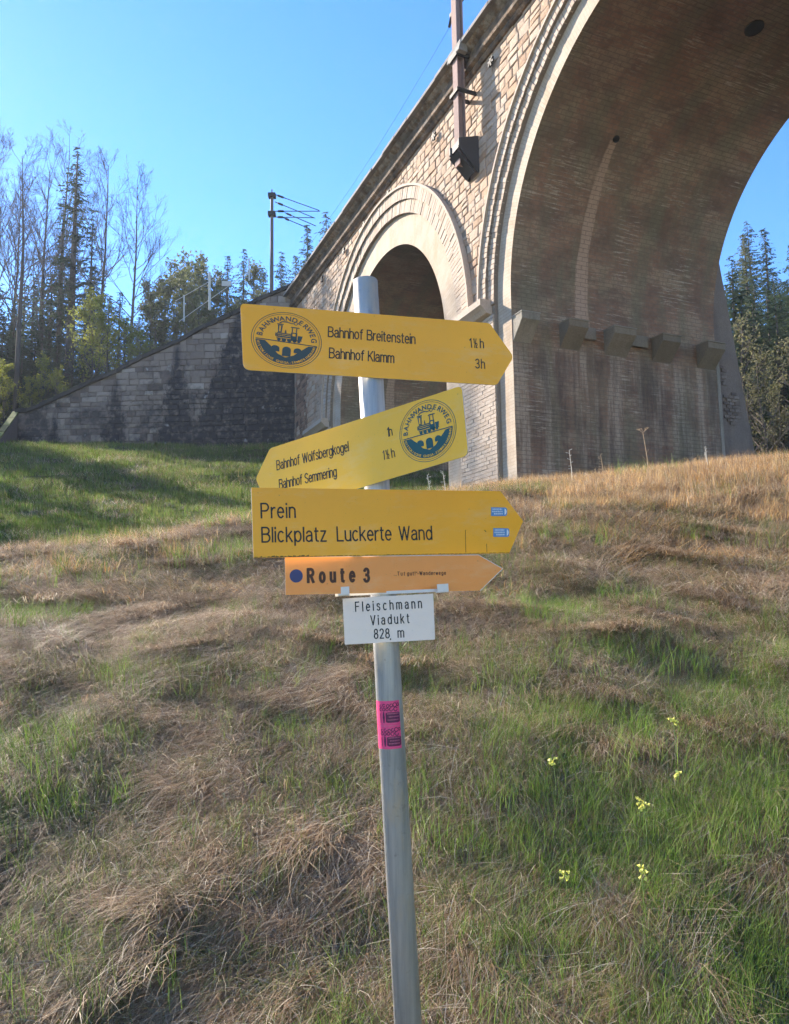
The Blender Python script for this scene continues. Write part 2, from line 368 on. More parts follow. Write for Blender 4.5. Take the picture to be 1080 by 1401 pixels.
ys = np.array(grow(-30, 0, 12) + grow(0, 1.5, 12) + grow(1.5, 5, 80) + grow(5, 14, 110) + grow(14, 46, 110) + grow(46, 130.1, 30))
GX, GY = np.meshgrid(xs, ys); GZ = ground(GX, GY)
nx, ny = len(xs), len(ys)
idx = np.arange(nx * ny).reshape(ny, nx)
Q = np.stack([idx[:-1, :-1], idx[:-1, 1:], idx[1:, 1:], idx[1:, :-1]], -1).reshape(-1, 4)
t = NT('earth_and_thatch'); co = t.co(); gr = t.attr('tone')
c = t.ramp(t.noise(t.mapping(co, (1, 1, 1)), 9, 8, .7), [(.3, (.035, .026, .018)), (.5, (.095, .07, .045)), (.7, (.17, .125, .08))])
g2 = t.ramp(t.noise(co, 7, 8, .7), [(.3, (.025, .04, .012)), (.7, (.075, .105, .03))])
c = t.mix(gr, c, g2); t.col(c); t.bump(t.noise(co, 16, 8, .75), .9, .06); t.b.inputs['Roughness'].default_value = 1
gm = quadmesh('ground', np.stack([GX, GY, GZ], -1).reshape(-1, 3), Q, tone=green(GX, GY).ravel(), smooth=True)
link('ground', gm, t.m, kind='structure')

# embankment and hillside behind the wing wall
ec = []
def E(x, y, z): ec.append((x, y, z))
for px, py in ((400, 396), (320, 433), (240, 474), (155, 516), (50, 561)):
    p = at(px, py, 43.6); E(p[0], 44.0, p[2] - .25); E(p[0], 47, p[2] + .5)
for q in ((-23, 44.5, 10.6), (-24, 48, 11.3), (-30, 44.3, 9.5), (-50, 44.3, 9.5), (-90, 44.3, 10.5), (-40, 50, 11), (-5, 50, 17.4), (-12, 50, 16.6), (-9, 60, 18), (-20, 60, 15.5), (-30, 60, 13.5), (-50, 60, 14),
          (-90, 60, 17), (-90, 100, 34), (-50, 90, 24), (-30, 90, 22), (-10, 90, 21), (-15, 75, 18.5), (-15, 120, 30), (-60, 130, 40), (10, 90, 21), (10, 130, 30), (0, 70, 17.5), (-3, 50, 17.4), (-2, 45, 17.4)): E(*q)
EC = np.array(ec, float)
_we = tps_fit(EC)
def emb(x, y):
    d = np.sqrt((x[..., None] - EC[:, 0]) ** 2 + (y[..., None] - EC[:, 1]) ** 2 + .1)
    return d @ _we[:-3] + _we[-3] + _we[-2] * x + _we[-1] * y + (fbm(x * .5, y * .5, 5, 4) - .5) * .8 * np.clip((y - 44.3) / 2, 0, 1)
ex = np.linspace(-90, 8, 150); ey = np.concatenate([np.linspace(43.9, 60, 40), np.linspace(61, 130, 40)])
EX, EY = np.meshgrid(ex, ey); EZ = emb(EX, EY)
front = EX * 0; front[0, :] = 1
EZ = np.where(EX > -5.5 - 0, np.minimum(EZ, 17.3), EZ)
ii = np.arange(EX.size).reshape(EX.shape)
Q = np.stack([ii[:-1, :-1], ii[:-1, 1:], ii[1:, 1:], ii[1:, :-1]], -1).reshape(-1, 4)
keep = np.ones(len(Q), bool)
cxq = EX.ravel()[Q].mean(1); cyq = EY.ravel()[Q].mean(1)
aa = (cxq - C0[0]) * AX[0] + (cyq - C0[1]) * AX[1]; oo = (cxq - C0[0]) * NX[0] + (cyq - C0[1]) * NX[1]
keep = ~((aa < 24.5) & (oo < .5)) 
em = quadmesh('hillside', np.stack([EX, EY, EZ], -1).reshape(-1, 3), Q[keep], tone=np.clip(fbm(EX * .2, EY * .2, 8) * 1.3 - .2, 0, 1).ravel(), smooth=True)
link('hillside', em, t.m, kind='structure')

# ------------------------------------------------------------------ viaduct
Mv = Matrix(((AX[0], NX[0], 0, C0[0]), (AX[1], NX[1], 0, C0[1]), (0, 0, 1, 0), (0, 0, 0, 1)))
via = empty('railway_viaduct', 'tall stone and brick railway viaduct with round arches behind the signpost', 'viaduct', mw=Mv)
SPR = 9.1; ZT = 17.95; DEP = 8.0
ARCH = [(9.8, 5.55), (-6.2, 6.2), (-22.9, 6.2)]
A0, A1 = -40., 25.0
def column_xs(a0, a1, holes):
    xs = {a0, a1}
    for c, R in holes:
        for k in range(49):
            x = c + R * math.cos(PI * k / 48)
            if a0 <= x <= a1: xs.add(round(x, 5))
    return sorted(xs)
def pierced(mb, off0, off1, a0, a1, zt, holes, zb=0., soff=False):
    xs = column_xs(a0, a1, holes)
    for x0, x1 in zip(xs[:-1], xs[1:]):
        m = (x0 + x1) / 2; z0 = z1 = zb; inside = False
        for c, R in holes:
            if abs(m - c) < R:
                z0 = SPR + math.sqrt(max(0, R * R - (x0 - c) ** 2)); z1 = SPR + math.sqrt(max(0, R * R - (x1 - c) ** 2)); inside = True
        mb.add([(x0, off1, z0), (x1, off1, z1), (x1, off1, zt), (x0, off1, zt)], [(3, 2, 1, 0)])
        if off0 < -1: mb.add([(x0, off0, z0), (x1, off0, z1), (x1, off0, zt), (x0, off0, zt)], [(0, 1, 2, 3)])
        if inside and soff: mb.add([(x0, off1, z0), (x1, off1, z1), (x1, off0, z1), (x0, off0, z0)], [(0, 1, 2, 3)])
    if soff:
        for c, R in holes:
            for s in (-1, 1): 
                x = c + s * R; mb.add([(x, off0, zb), (x, off1, zb), (x, off1, SPR), (x, off0, SPR)], [(0, 1, 2, 3)])
core = MB(); pierced(core, -DEP, -.04, A0, A1, ZT, [(c, R + .04) for c, R in ARCH])
for x in (A0, A1): core.add([(x, -DEP, 0), (x, -.04, 0), (x, -.04, ZT), (x, -DEP, ZT)], [(0, 1, 2, 3)])
core.add([(A0, -DEP, ZT), (A1, -DEP, ZT), (A1, -.04, ZT), (A0, -.04, ZT)], [(0, 1, 2, 3)])
core.build('wall_core', M['mortar'], via)
for (c, R) in ARCH:      # vault lining with uv
    v = []; uv = []; f = []
    pts = [(c + R, 0., 0.), (c + R, SPR, SPR)] + [(c + R * math.cos(p), SPR + R * math.sin(p), SPR + R * p) for p in np.linspace(0, PI, 73)[1:-1]] + [(c - R, SPR, SPR + R * PI), (c - R, 0, 2 * SPR + R * PI)]
    tot = 2 * SPR + R * PI
    for i, (x, z, s) in enumerate(pts):
        s2 = tot - s            # measured from the jamb on the other foot
        for o in (0, -DEP): v.append((x, o, z)); uv.append((-o, s2 if c < 8 and c > -10 else s))
    # the visible jamb of each arch is the one at larger a, so measure from there
    uv = [(-o, s) for (x, z, s) in pts for o in (0, -DEP)]
    f = [(2 * i, 2 * i + 1, 2 * i + 3, 2 * i + 2) for i in range(len(pts) - 1)]
    me = mesh('vault', v, f, uv=uv); 
    mp = me; link('vault', mp, M['vault'], via)
# weep holes: short capped pipe stubs, near-black colour imitating the shade inside
def on_vault(px, py):
    r = ray(px, py); o = -C0; best = None
    c, R = ARCH[1]
    for tt in np.linspace(15, 60, 9000):
        p = r * tt - C0; a_ = p @ AX; of = p @ NX
        if -DEP < of < 0 and ((p[2] > SPR and math.hypot(a_ - c, p[2] - SPR) >= R) or (p[2] <= SPR and a_ >= c + R)): return a_, of, p[2]
for px, py, rr in ((843, 190, .09), (1032, 38, .22)):
    q = on_vault(px, py)
    if q:
        c, R = ARCH[1]; d = np.array([c - q[0], 0, SPR - q[2]]); d = d / np.linalg.norm(d); p = np.array(q)
        h = MB(); h.tube([p - d * .05, p + d * .03, p + d * .03, p + d * .005], [rr * 1.15, rr * 1.15, rr * .85, rr * .8], 14)
        h.build('weep_hole', plain('hole_shade', (.02, .018, .016), .9), via)

def annulus(mb, c, r0, r1, o0, o1, foot0, foot1, tone=.6):
    """ring prism from foot to foot, straight legs down to z=foot"""
    path = [(c + 1, None)]; P_ = []
    def pt(r, p): return (c + r * math.cos(p), SPR + r * math.sin(p))
    seq = [('leg', 0)] + [('arc', p) for p in np.linspace(0, PI, 73)] + [('leg', 1)]
    ring = []
    for kind, p in seq:
        if kind == 'leg':
            s = 1 if p == 0 else -1; zf = foot0 if p == 0 else foot1
            ring.append(((c + s * r0, zf), (c + s * r1, zf)))
        else: ring.append((pt(r0, p), pt(r1, p)))
    n = len(mb.v)
    V = []
    for (i0, i1) in ring: V += [(i0[0], o1, i0[1]), (i1[0], o1, i1[1]), (i1[0], o0, i1[1]), (i0[0], o0, i0[1])]
    F = []
    for i in range(len(ring) - 1):
        for k in range(4): F.append((4 * i + k, 4 * i + (k + 1) % 4, 4 * i + 4 + (k + 1) % 4, 4 * i + 4 + k))
    mb.add(V, F, tone)
def band_part(c, R, r1):
    v = []; uv = []; f = []; seq = []
    L0 = SPR
    for kind, p, s in [('leg', 0, 0.)] + [('arc', p, SPR + R * p) for p in np.linspace(0, PI, 73)] + [('leg', 1, 2 * SPR + R * PI)]:
        if kind == 'leg': sg = 1 if p == 0 else -1; a, b = (c + sg * R, 0.), (c + sg * r1, 0.)
        else: a, b = (c + R * math.cos(p), SPR + R * math.sin(p)), (c + r1 * math.cos(p), SPR + r1 * math.sin(p))
        v += [(a[0], .0, a[1]), (b[0], .0, b[1])]; uv += [(0, s), (r1 - R, s)]
    f = [(2 * i, 2 * i + 1, 2 * i + 3, 2 * i + 2) for i in range(len(v) // 2 - 1)]
    link('inner_arch_band', mesh('inner_arch_band', v, f, uv=uv), M['band'], via)
RINGS = {0: (6.70, 7.20, 7.66, 7.75), 1: (6.95, 7.30, 7.62, 7.70), 2: (6.95, 7.30, 7.62, 7.70)}
OFFB, OFFA, OFFR, OFFW = .15, .235, .31, .10
for i, (c, R) in enumerate(ARCH):
    r1, r2, r3, r4 = RINGS[i]; band_part(c, R, r1)
# wall skin in front of the core, pierced at the inner ring
skin = MB(); pierced(skin, -.03, OFFW, A0, A1, ZT, [(c, RINGS[i][0] + .02) for i, (c, R) in enumerate(ARCH)], soff=True); skin.build('mortar_face', M['mortar'], via)
def voussoirs(c, r0, r1, off, step, vis):
    mb = MB(); n = int(PI * r0 / step)
    for k in range(n):
        p0, p1 = PI * (k + .06) / n, PI * (k + .94) / n; jt = random.uniform(-.012, .01)
        pts = [(c + r * math.cos(p), SPR + r * math.sin(p)) for r, p in ((r0, p0), (r1, p0), (r1, p1), (r0, p1))]
        o = off + jt; V = [(x, o, z) for x, z in pts] + [(x, off - .1, z) for x, z in pts]
        mb.add(V, [(0, 1, 2, 3), (0, 4, 5, 1), (1, 5, 6, 2), (2, 6, 7, 3), (3, 7, 4, 0)], random.random())
    return mb
IMPZ = 9.22
for i, (c, R) in enumerate(ARCH):
    r1, r2, r3, r4 = RINGS[i]
    m1 = MB(); annulus(m1, c, r1, r2, -.02, OFFB - .015, SPR, SPR, .3); annulus(m1, c, r2, r3, -.02, OFFA - .015, SPR, SPR, .3); m1.build('ring_backing', M['mortar'], via)
    voussoirs(c, r1, r2, OFFB, .155, 1).build('inner_voussoir_ring', M['brick'], via, kind='stuff')
    voussoirs(c, r2, r3, OFFA, .155, 1).build('outer_voussoir_ring', M['brick'], via, kind='stuff')
    m2 = MB(); annulus(m2, c, r3, r4, OFFW - .05, OFFR, SPR, SPR, .7); m2.build('hood_moulding', M['brick'], via)
# impost blocks on the piers
def impost(a0, a1):
    mb = MB(); mb.prism([(OFFB - .1, 9.28), (.52, 9.28), (.52, 9.08), (.40, 8.98), (.30, 8.86), (OFFB - .1, 8.80)], a0, a1, .75)
    mb.build('impost', M['brick'], via)
impost(.93, 3.0); impost(16.8, 20.0); impost(-15.75, -13.3)
# brick courses on the piers
def pier_bricks(a0, a1, z0, z1):
    mb = MB(); z = z0; r = 0
    while z < z1 - .02:
        x = a0 - (.16 if r % 2 else 0)
        while x < a1:
            xa, xb = max(x, a0) + .006, min(x + .31, a1) - .006
            if xb - xa > .04:
                o = OFFB + random.uniform(-.006, .012)
                mb.add([(xa, o, z + .006), (xb, o, z + .006), (xb, o, z + .118), (xa, o, z + .118), (xa, .10, z + .006), (xb, .10, z + .006), (xb, .10, z + .118), (xa, .10, z + .118)],
                       [(0, 1, 2, 3), (0, 4, 5, 1), (1, 5, 6, 2), (2, 6, 7, 3), (3, 7, 4, 0)], random.betavariate(3, 2))
            x += .31
        z += .124; r += 1
    mb.build('pier_brickwork', M['brick'], via, kind='stuff')
pier_bricks(.8, 3.08, 2.6, 8.80); pier_bricks(16.5, 20.4, 5.2, 8.80); pier_bricks(-15.9, -13.2, 2.6, 8.80)

def stone_block(x0, x1, z0, z1, back, face, clip=None, jit=.02, bev=.022):
    c = [(x0, z0), (x1, z0), (x1, z1), (x0, z1)]
    c = [(x + random.uniform(-jit, jit), z + random.uniform(-jit, jit) * 1.4) for x, z in c]
    if clip: c = [clip(*p) for p in c]
    cx = sum(p[0] for p in c) / 4; cz = sum(p[1] for p in c) / 4
    w = max(.05, min(x1 - x0, z1 - z0)); k = 1 - 2 * bev / w
    fj = [face + random.uniform(-.008, .012) for _ in c]
    V = [(x, back, z) for x, z in c] + [(x, face - .016, z) for x, z in c] + [(cx + (x - cx) * k, f_, cz + (z - cz) * k) for (x, z), f_ in zip(c, fj)] + [(cx, sum(fj) / 4 + random.uniform(0, .012), cz)]
    F = [(i, (i + 1) % 4, (i + 1) % 4 + 4, i + 4) for i in range(4)] + [(i + 4, (i + 1) % 4 + 4, (i + 1) % 4 + 8, i + 8) for i in range(4)] + [(8 + i, 8 + (i + 1) % 4, 12) for i in range(4)]
    return V, F
def clip_rings(x, z):
    for i, (c, R) in enumerate(ARCH):
        r = RINGS[i][3] - .03; d = math.hypot(x - c, z - SPR)
        if z > SPR and d < r: x, z = c + (x - c) * r / d, SPR + (z - SPR) * r / d
    return x, z
stones = []
z = 2.8
while z < ZT - .05:
    h = min(random.uniform(.22, .36), ZT - z)
    x = -11.5 + random.uniform(0, .3)
    while x < 22.6:
        w = random.uniform(.26, .62); x1 = min(x + w, 22.9); mx, mz = (x + x1) / 2, z + h / 2
        ok = True
        for i, (c, R) in enumerate(ARCH):
            r = RINGS[i][3]
            if mz > SPR and math.hypot(mx - c, mz - SPR) < r - .02: ok = False
            if mz <= SPR + .1 and abs(mx - c) < r: ok = False
        if mz < 9.3 and not (mx > 20.55): ok = False
        if ok:
            hh = h; parts = [(z, z + h)]
            if h > .31 and random.random() < .3: k = random.uniform(.4, .6); parts = [(z, z + h * k), (z + h * k, z + h)]
            for za, zb in parts:
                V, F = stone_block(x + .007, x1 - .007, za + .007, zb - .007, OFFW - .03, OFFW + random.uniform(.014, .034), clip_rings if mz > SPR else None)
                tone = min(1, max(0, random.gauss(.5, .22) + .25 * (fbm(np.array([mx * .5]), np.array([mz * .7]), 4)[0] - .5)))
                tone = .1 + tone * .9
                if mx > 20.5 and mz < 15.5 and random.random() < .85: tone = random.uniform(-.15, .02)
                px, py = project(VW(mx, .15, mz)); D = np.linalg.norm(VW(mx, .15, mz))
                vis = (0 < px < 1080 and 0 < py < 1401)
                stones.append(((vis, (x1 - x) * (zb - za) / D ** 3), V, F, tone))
        x = x1
    z += h
stones.sort(key=lambda s: s[0], reverse=True)
def emit(list_, n, name, mat, parent, massname):
    for s, V, F, tone in list_[:n]:
        b = MB(); b.add(V, F, tone); b.build(name, mat, parent)
    if len(list_) > n:
        b = MB()
        for s, V, F, tone in list_[n:]: b.add(V, F, tone)
        b.build(massname, mat, parent, kind='stuff')
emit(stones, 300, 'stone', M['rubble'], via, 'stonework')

# cornice
cor = MB(); cor.prism([(-.1, 17.86), (.34, 17.86), (.46, 17.92), (.55, 18.0), (.55, 18.03), (-.1, 18.03)], A0, A1, .55)
cor.build('cornice_cove', M['frieze'], via)
cor = MB(); cor.prism([(-.1, 17.48), (.34, 17.50), (.34, 17.86), (-.1, 17.86)], A0, A1, .3)
cor.build('frieze', M['frieze'], via)
cor = MB(); cor.prism([(.05, 17.34), (.28, 17.34), (.38, 17.40), (.40, 17.50), (.05, 17.50)], A0, A1, .35); cor.prism([(.05, 17.20), (.20, 17.20), (.26, 17.28), (.26, 17.34), (.05, 17.34)], A0, A1, .3)
cor.build('cornice_moulding', M['frieze'], via)
x = A0
while x < A1:      # coping slabs
    b = MB(); w = 1.2; dz = random.uniform(-.012, .012); b.box(x + .006, x + w - .006, -.25, .74 + random.uniform(-.02, .02), 18.03 + dz, 18.15 + dz, random.uniform(.4, 1)); b.build('coping_slab', M['copng'], via)
    x += 1.2
b = MB(); b.box(A0, A1, .05, .5, 18.17, 18.30, .2); b.build('ballast_kerb', M['copng'], via)
b = MB(); b.box(A0, A1, -7.6, .0, 17.95, 18.25, .2); b.build('ballast_bed', plain('ballast', (.12, .11, .10), .95, var=.5, scale=9), via)
b = MB()
for o in (-1.4, -2.85, -5.2, -6.65): b.box(A0, A1, o - .035, o + .035, 18.33, 18.48)
b.build('rails', plain('rail_steel', (.16, .11, .08), .5, .6), via)

# corbels
def corbel(b0, b1, pr=.52, zt=8.42, hh=.20, zb=7.68, root=0., tone=.5):
    mb = MB(); V = []
    for o in (-b0, -b1): V += [(root, o, zt), (root - pr, o, zt), (root - pr, o, zt - hh), (root, o, zb)]
    mb.add(V, [(0, 1, 2, 3), (7, 6, 5, 4), (0, 4, 5, 1), (1, 5, 6, 2), (2, 6, 7, 3)], tone)
    mb.add([(root, -b0 + .015, zt), (root - pr - .03, -b0 + .015, zt), (root - pr - .03, -b1 - .015, zt), (root, -b1 - .015, zt), (root, -b0 + .015, zt + .03), (root - pr - .03, -b0 + .015, zt + .03), (root - pr - .03, -b1 - .015, zt + .03), (root, -b1 - .015, zt + .03)],
           [(0, 1, 2, 3), (4, 7, 6, 5), (0, 4, 5, 1), (1, 5, 6, 2), (2, 6, 7, 3)], tone + .2)
    mb.build('corbel', M['corbel'], via)
for b0, b1, tn in ((.02, .64, .75), (1.68, 2.38, .4), (3.35, 4.2, .5), (5.25, 6.0, .35), (7.15, 7.9, .45)): corbel(b0, b1, tone=tn)
b = MB()
for b0, b1 in ((2.42, 2.95), (4.25, 5.0)): b.box(-.14, .0, -b1, -b0, 8.05, 8.42, .6)
b.build('ledge', M['corbel'], via)
for c_, s in ((-12.4, 1), (15.35, -1), (4.25, 1)):     # the other jambs carry them as well
    for b0, b1 in ((.02, .64), (1.68, 2.38), (3.35, 4.2), (5.25, 6.0), (7.15, 7.9)):
        if c_ == -12.4:
            mb = MB(); V = []
            for o in (-b0, -b1): V += [(c_, o, 8.46), (c_ + .62, o, 8.46), (c_ + .62, o, 8.2), (c_, o, 7.68)]
            mb.add(V, [(3, 2, 1, 0), (4, 5, 6, 7), (1, 5, 4, 0), (2, 6, 5, 1), (3, 7, 6, 2)], .5); mb.build('corbel', M['corbel'], via)
# battered buttress behind the pier, with two patches of bared brick
b = MB(); V = []
for a_ in (.06, 4.19):
    V += [(a_, -7.9, 2.5), (a_, -9.95, 2.5), (a_, -8.45, 12.0), (a_, -8.05, 13.4), (a_, -7.9, 13.4)]
b.add(V, [(0, 1, 2, 3, 4), (9, 8, 7, 6, 5), (1, 6, 7, 2), (2, 7, 8, 3), (3, 8, 9, 4)], .55); b.build('buttress', M['plaster'], via)
b = MB(); V = []
for a_ in (-16.7, -12.46):
    V += [(a_, -7.9, 2.5), (a_, -9.95, 2.5), (a_, -8.45, 12.0), (a_, -8.05, 13.4), (a_, -7.9, 13.4)]
b.add(V, [(0, 1, 2, 3, 4), (9, 8, 7, 6, 5), (1, 6, 7, 2), (2, 7, 8, 3), (3, 8, 9, 4)], .55); b.build('buttress', M['plaster'], via)
b = MB(); b.box(-.02, .08, -8.12, -7.98, 2.5, 8.2, .8); b.build('edge_strip', M['corbel'], via)
def bj(px, py):
    r = ray(px, py); d = C0 @ AX + .06; p = r * (d / (r @ AX)) - C0; return -(p @ NX), p[2]
b = MB()
for (px, py, rx, rz) in ((988, 515, .17, .42), (1001, 560, .36, .55)):
    cb, cz = bj(px, py); zz = cz - rz; r = 0
    while zz < cz + rz:
        xx = cb - rx - (.12 if r % 2 else 0)
        while xx < cb + rx:
            if ((xx + .12 - cb) / rx) ** 2 + ((zz + .04 - cz) / rz) ** 2 < 1 + random.uniform(-.2, .15):
                b.box(.02, .045, -(xx + .225), -xx, zz, zz + .095, random.uniform(.1, .8))
            xx += .245
        zz += .115; r += 1
b.build('bared_brick_patch', M['plaster'], via, kind='stuff')
# anchor plates below the cornice
iron = plain('dark_iron', (.035, .032, .03), .7, .5)
for a_, z_ in ((.33, 16.97), (4.36, 16.75), (8.62, 17.0), (11.39, 16.9), (14.11, 16.94), (17.5, 16.9)):
    b = MB(); z_ = min(z_, 16.8)
    for k in range(3):
        th = PI * k / 3 + .3; b.obox((a_, .23, z_), (.16 * math.cos(th), 0, .16 * math.sin(th)), (0, .03 + .004 * k, 0), (-.03 * math.sin(th), 0, .03 * math.cos(th)))
    b.build('anchor_plate', iron, via)

# ------------------------------------------------------------------ masts and wires
primer = stone_mat('mast_primer', [(.2, (.27, .17, .15)), (.8, (.36, .26, .23))], .3, .1).m
grey_steel = plain('grey_steel', (.10, .085, .075), .7, .2)
mast = empty('catenary_mast', 'brownish steel mast bracketed to the face of the viaduct beside the big arch', 'mast', mw=Mv)
MA, MO = 1.72, .62
b = MB(); b.box(MA - .16, MA + .16, MO + .10, MO + .13, 14.0, 26); b.box(MA - .16, MA + .16, MO - .13, MO - .10, 14.0, 26); b.box(MA - .015, MA + .015, MO - .0995, MO + .0995, 14.0, 26); b.build('mast_post', primer, mast)
b = MB()
for s in (-1, 1):
    a_ = MA + s * .30; b.add([(a_ - .03, OFFW, 15.0), (a_ - .03, MO + .24, 14.75), (a_ - .03, MO + .24, 14.5), (a_ - .03, OFFW + .1, 13.75), (a_ - .03, OFFW, 13.75),
           (a_ + .03, OFFW, 15.0), (a_ + .03, MO + .24, 14.75), (a_ + .03, MO + .24, 14.5), (a_ + .03, OFFW + .1, 13.75), (a_ + .03, OFFW, 13.75)],
          [(0, 1, 2, 3, 4), (9, 8, 7, 6, 5), (0, 5, 6, 1), (1, 6, 7, 2), (2, 7, 8, 3), (3, 8, 9, 4)], .3)
b.box(MA - .27, MA + .27, OFFW, OFFW + .05, 14.1, 14.9); b.box(MA - .27, MA + .27, MO + .16, MO + .2, 14.5, 14.74)
b.obox((MA, MO - .05, 14.05), (.27, 0, 0), (0, .3, .30), (0, -.02, .02)); b.build('base_bracket', plain('bracket_iron', (.05, .048, .05), .7, .3), mast)
for z_ in (16.45, 17.7):
    b = MB(); b.box(MA - .26, MA + .26, MO + .15, MO + .21, z_, z_ + .12); b.box(MA - .26, MA - .20, OFFW, MO + .15, z_, z_ + .12); b.box(MA + .20, MA + .26, OFFW, MO + .15, z_, z_ + .12); b.build('clamp', iron, mast)
b = MB(); b.prism([(.76, 18.05), (.82, 17.82), (.82, 17.78), (.5, 17.75), (.5, 18.15), (.76, 18.15)], MA - .42, MA + .42, .9); b.build('collar_stone', M['copng'], mast)
b = MB(); b.box(MA - .3, MA + .75, MO - .2, MO - .12, 19.85, 20.0); b.tube([(MA + .7, MO - .16, 19.85), (MA + .86, MO - .16, 19.6)], .05); b.build('insulator_arm', iron, mast)
wires = empty('feeder_wire', 'thin wire running along the viaduct edge from the bracketed mast', 'wire', mw=Mv)
b = MB(); P0 = np.array([MA + .86, MO - .16, 19.6]); P1 = np.array([29., .62, 20.4])
b.tube([P0 + (P1 - P0) * t_ - np.array([0, 0, 1.0]) * 4 * t_ * (1 - t_) for t_ in np.linspace(0, 1, 24)], .005, 4); b.build('wire', iron, wires)
# mast behind the abutment with its arms
mp = at(372, 397, 46); lm = empty('catenary_mast', 'tall slim railway mast with four slanting arms above the abutment wall', 'mast', loc=tuple(mp))
b = MB(); b.tube([(0, 0, -3), (-.02, 0, 6.3)], [.13, .10], 8); b.tube([(-.02, 0, 6.3), (-.02, 0, 6.75)], .045, 6); b.build('mast_post', grey_steel, lm)
def loc46(px, py, Y=46): return at(px, py, Y) - mp
for (x0, y0, x1, y1, Y1) in ((376, 266, 437, 288, 44.6), (376, 276, 430, 298, 47.5), (376, 289, 438, 289, 44.6), (376, 297, 431, 298, 47.5), (390, 291, 432, 309, 44.2), (388, 298, 424, 313, 47.)):
    b = MB(); p0, p1 = loc46(x0, y0), loc46(x1, y1, Y1); b.tube([p0, p1], .028, 5); b.tube([p0 + (p1 - p0) * .08, p0 + (p1 - p0) * .2], .07, 6); b.build('arm', iron, lm)
b = MB()
for z_ in (6.2, 4.95): b.box(-.25, .22, -.2, .2, z_, z_ + .25)
b.build('clamp', iron, lm)
# white railing up the embankment
white = plain('white_paint', (.45, .44, .41), .6)
rl = empty('stair_railing', 'pale two-bar railing with one post on the slope above the wall', 'railing')
q = [at(240, 412, 49), at(345, 352, 49), at(245, 440, 49), at(343, 370, 49), at(345, 379, 49)]
b = MB(); b.tube([q[0], q[1]], .022, 6); b.build('rail', white, rl); b = MB(); b.tube([q[2], q[3]], .022, 6); b.build('rail', white, rl)
b = MB(); p0, p1 = at(287, 373, 48.9), at(287, 424, 48.9); b.tube([p1, p0], .085, 8); b.build('post', white, rl)
for px_, y0, y1 in ((252, 404, 440), (341, 354, 384)):
    b = MB(); b.tube([at(px_, y1, 48.95), at(px_, y0, 48.95)], .05, 6); b.build('post', white, rl)
sg = empty('trackside_sign', 'small white trackside board on the slope behind the pale railing', 'sign')
b = MB(); p0 = at(310, 388, 50); b.box(p0[0] - .32, p0[0] + .32, p0[1] - .03, p0[1] + .03, p0[2] - .18, p0[2] + .18); b.build('board', white, sg)
b = MB(); b.tube([p0 - np.array([0, 0, 2.6]), p0 - np.array([0, -.04, .1])], .04, 6); b.build('post', grey_steel, sg)

# ------------------------------------------------------------------ wing wall
Mw = Matrix(((WDIR[0], -WDIR[1], 0, WCORN[0]), (WDIR[1], WDIR[0], 0, WCORN[1]), (0, 0, 1, 9.0), (0, 0, 0, 1)))
# local x runs left along the wall, local -y... (pointing away from the camera is -y), z from 9.0
wing = empty('wing_wall', 'long stone block retaining wall with sloping top and black damp streaks', 'retaining wall', mw=Mw)
def wl(px, py):
    nrm = np.array([-WDIR[1], WDIR[0], 0.]); r = ray(px, py); p = r * ((WCORN @ nrm) / (r @ nrm)) - WCORN
    return p @ WDIR, p[2] - 9.0
top = sorted([wl(*q) for q in ((404, 392), (360, 410), (320, 432), (280, 450), (240, 472), (195, 492), (153, 514), (110, 532), (60, 556), (44, 563), (22, 565))]); top = [(-.6, top[0][1] + .35)] + top
tx, tz = zip(*top); WL = tx[-1]
def wtop(x): return float(np.interp(x, tx, tz))
# outward (towards the camera) is local +y or -y?
ny_ = np.array([-WDIR[1], WDIR[0]]); OUT = 1 if ny_[1] < 0 else -1
b = MB(); n = 60; xs_ = np.linspace(-.6, WL, n)
for i in range(n - 1):
    x0, x1 = xs_[i], xs_[i + 1]; z0, z1 = wtop(x0), wtop(x1)
    V = [(x0, 0, -2), (x1, 0, -2), (x1, 0, z1), (x0, 0, z0), (x0, -OUT * .9, -2), (x1, -OUT * .9, -2), (x1, -OUT * .9, z1), (x0, -OUT * .9, z0)]
    b.add(V, [(0, 1, 2, 3), (5, 4, 7, 6), (3, 2, 6, 7)], .1)
b.add([(WL, 0, -2), (WL, -OUT * .9, -2), (WL, -OUT * .9, wtop(WL)), (WL, 0, wtop(WL))], [(0, 1, 2, 3)], .3)
b.build('wall_core', M['wing'], wing)
ws = []; z = -1.2
while z < 10:
    h = random.uniform(.25, .46); x = -.1 + random.uniform(0, .3)
    while x < WL:
        w = random.uniform(.35, 1.0); x1 = min(x + w, WL)
        if min(wtop(x), wtop(x1)) > z + .08 and x1 - x > .12:
            zz = [z + .012, z + .012, min(z + h - .012, wtop(x1) - .02), min(z + h - .012, wtop(x) - .02)]
            V, F = stone_block(x + .012, x1 - .012, z + .012, z + h - .012, -.03, .045, None)
            V = [(p[0], OUT * p[1], min(p[2], wtop(p[0]) - .01)) for p in V]
            px, py = project(WCORN + WDIR * (x + x1) / 2 + np.array([0, 0, 9 + z + h / 2]))
            hid = 330 < px < 520 and 412 < py < 530
            ws.append(((not hid and z > .2), (x1 - x) * h, V, F, min(1, max(0, random.gauss(.5, .22)))) if False else ((((not hid) and z > .2), (x1 - x) * h), V, F, min(1, max(0, random.gauss(.5, .2)))))
        x = x1
    z += h
ws.sort(key=lambda s: s[0], reverse=True)
emit(ws, 300, 'stone', M['wing'], wing, 'stonework')
b = MB()
top = [(x_, wtop(x_) + random.uniform(-.03, .03)) for x_ in np.linspace(-.6, WL, 24)]
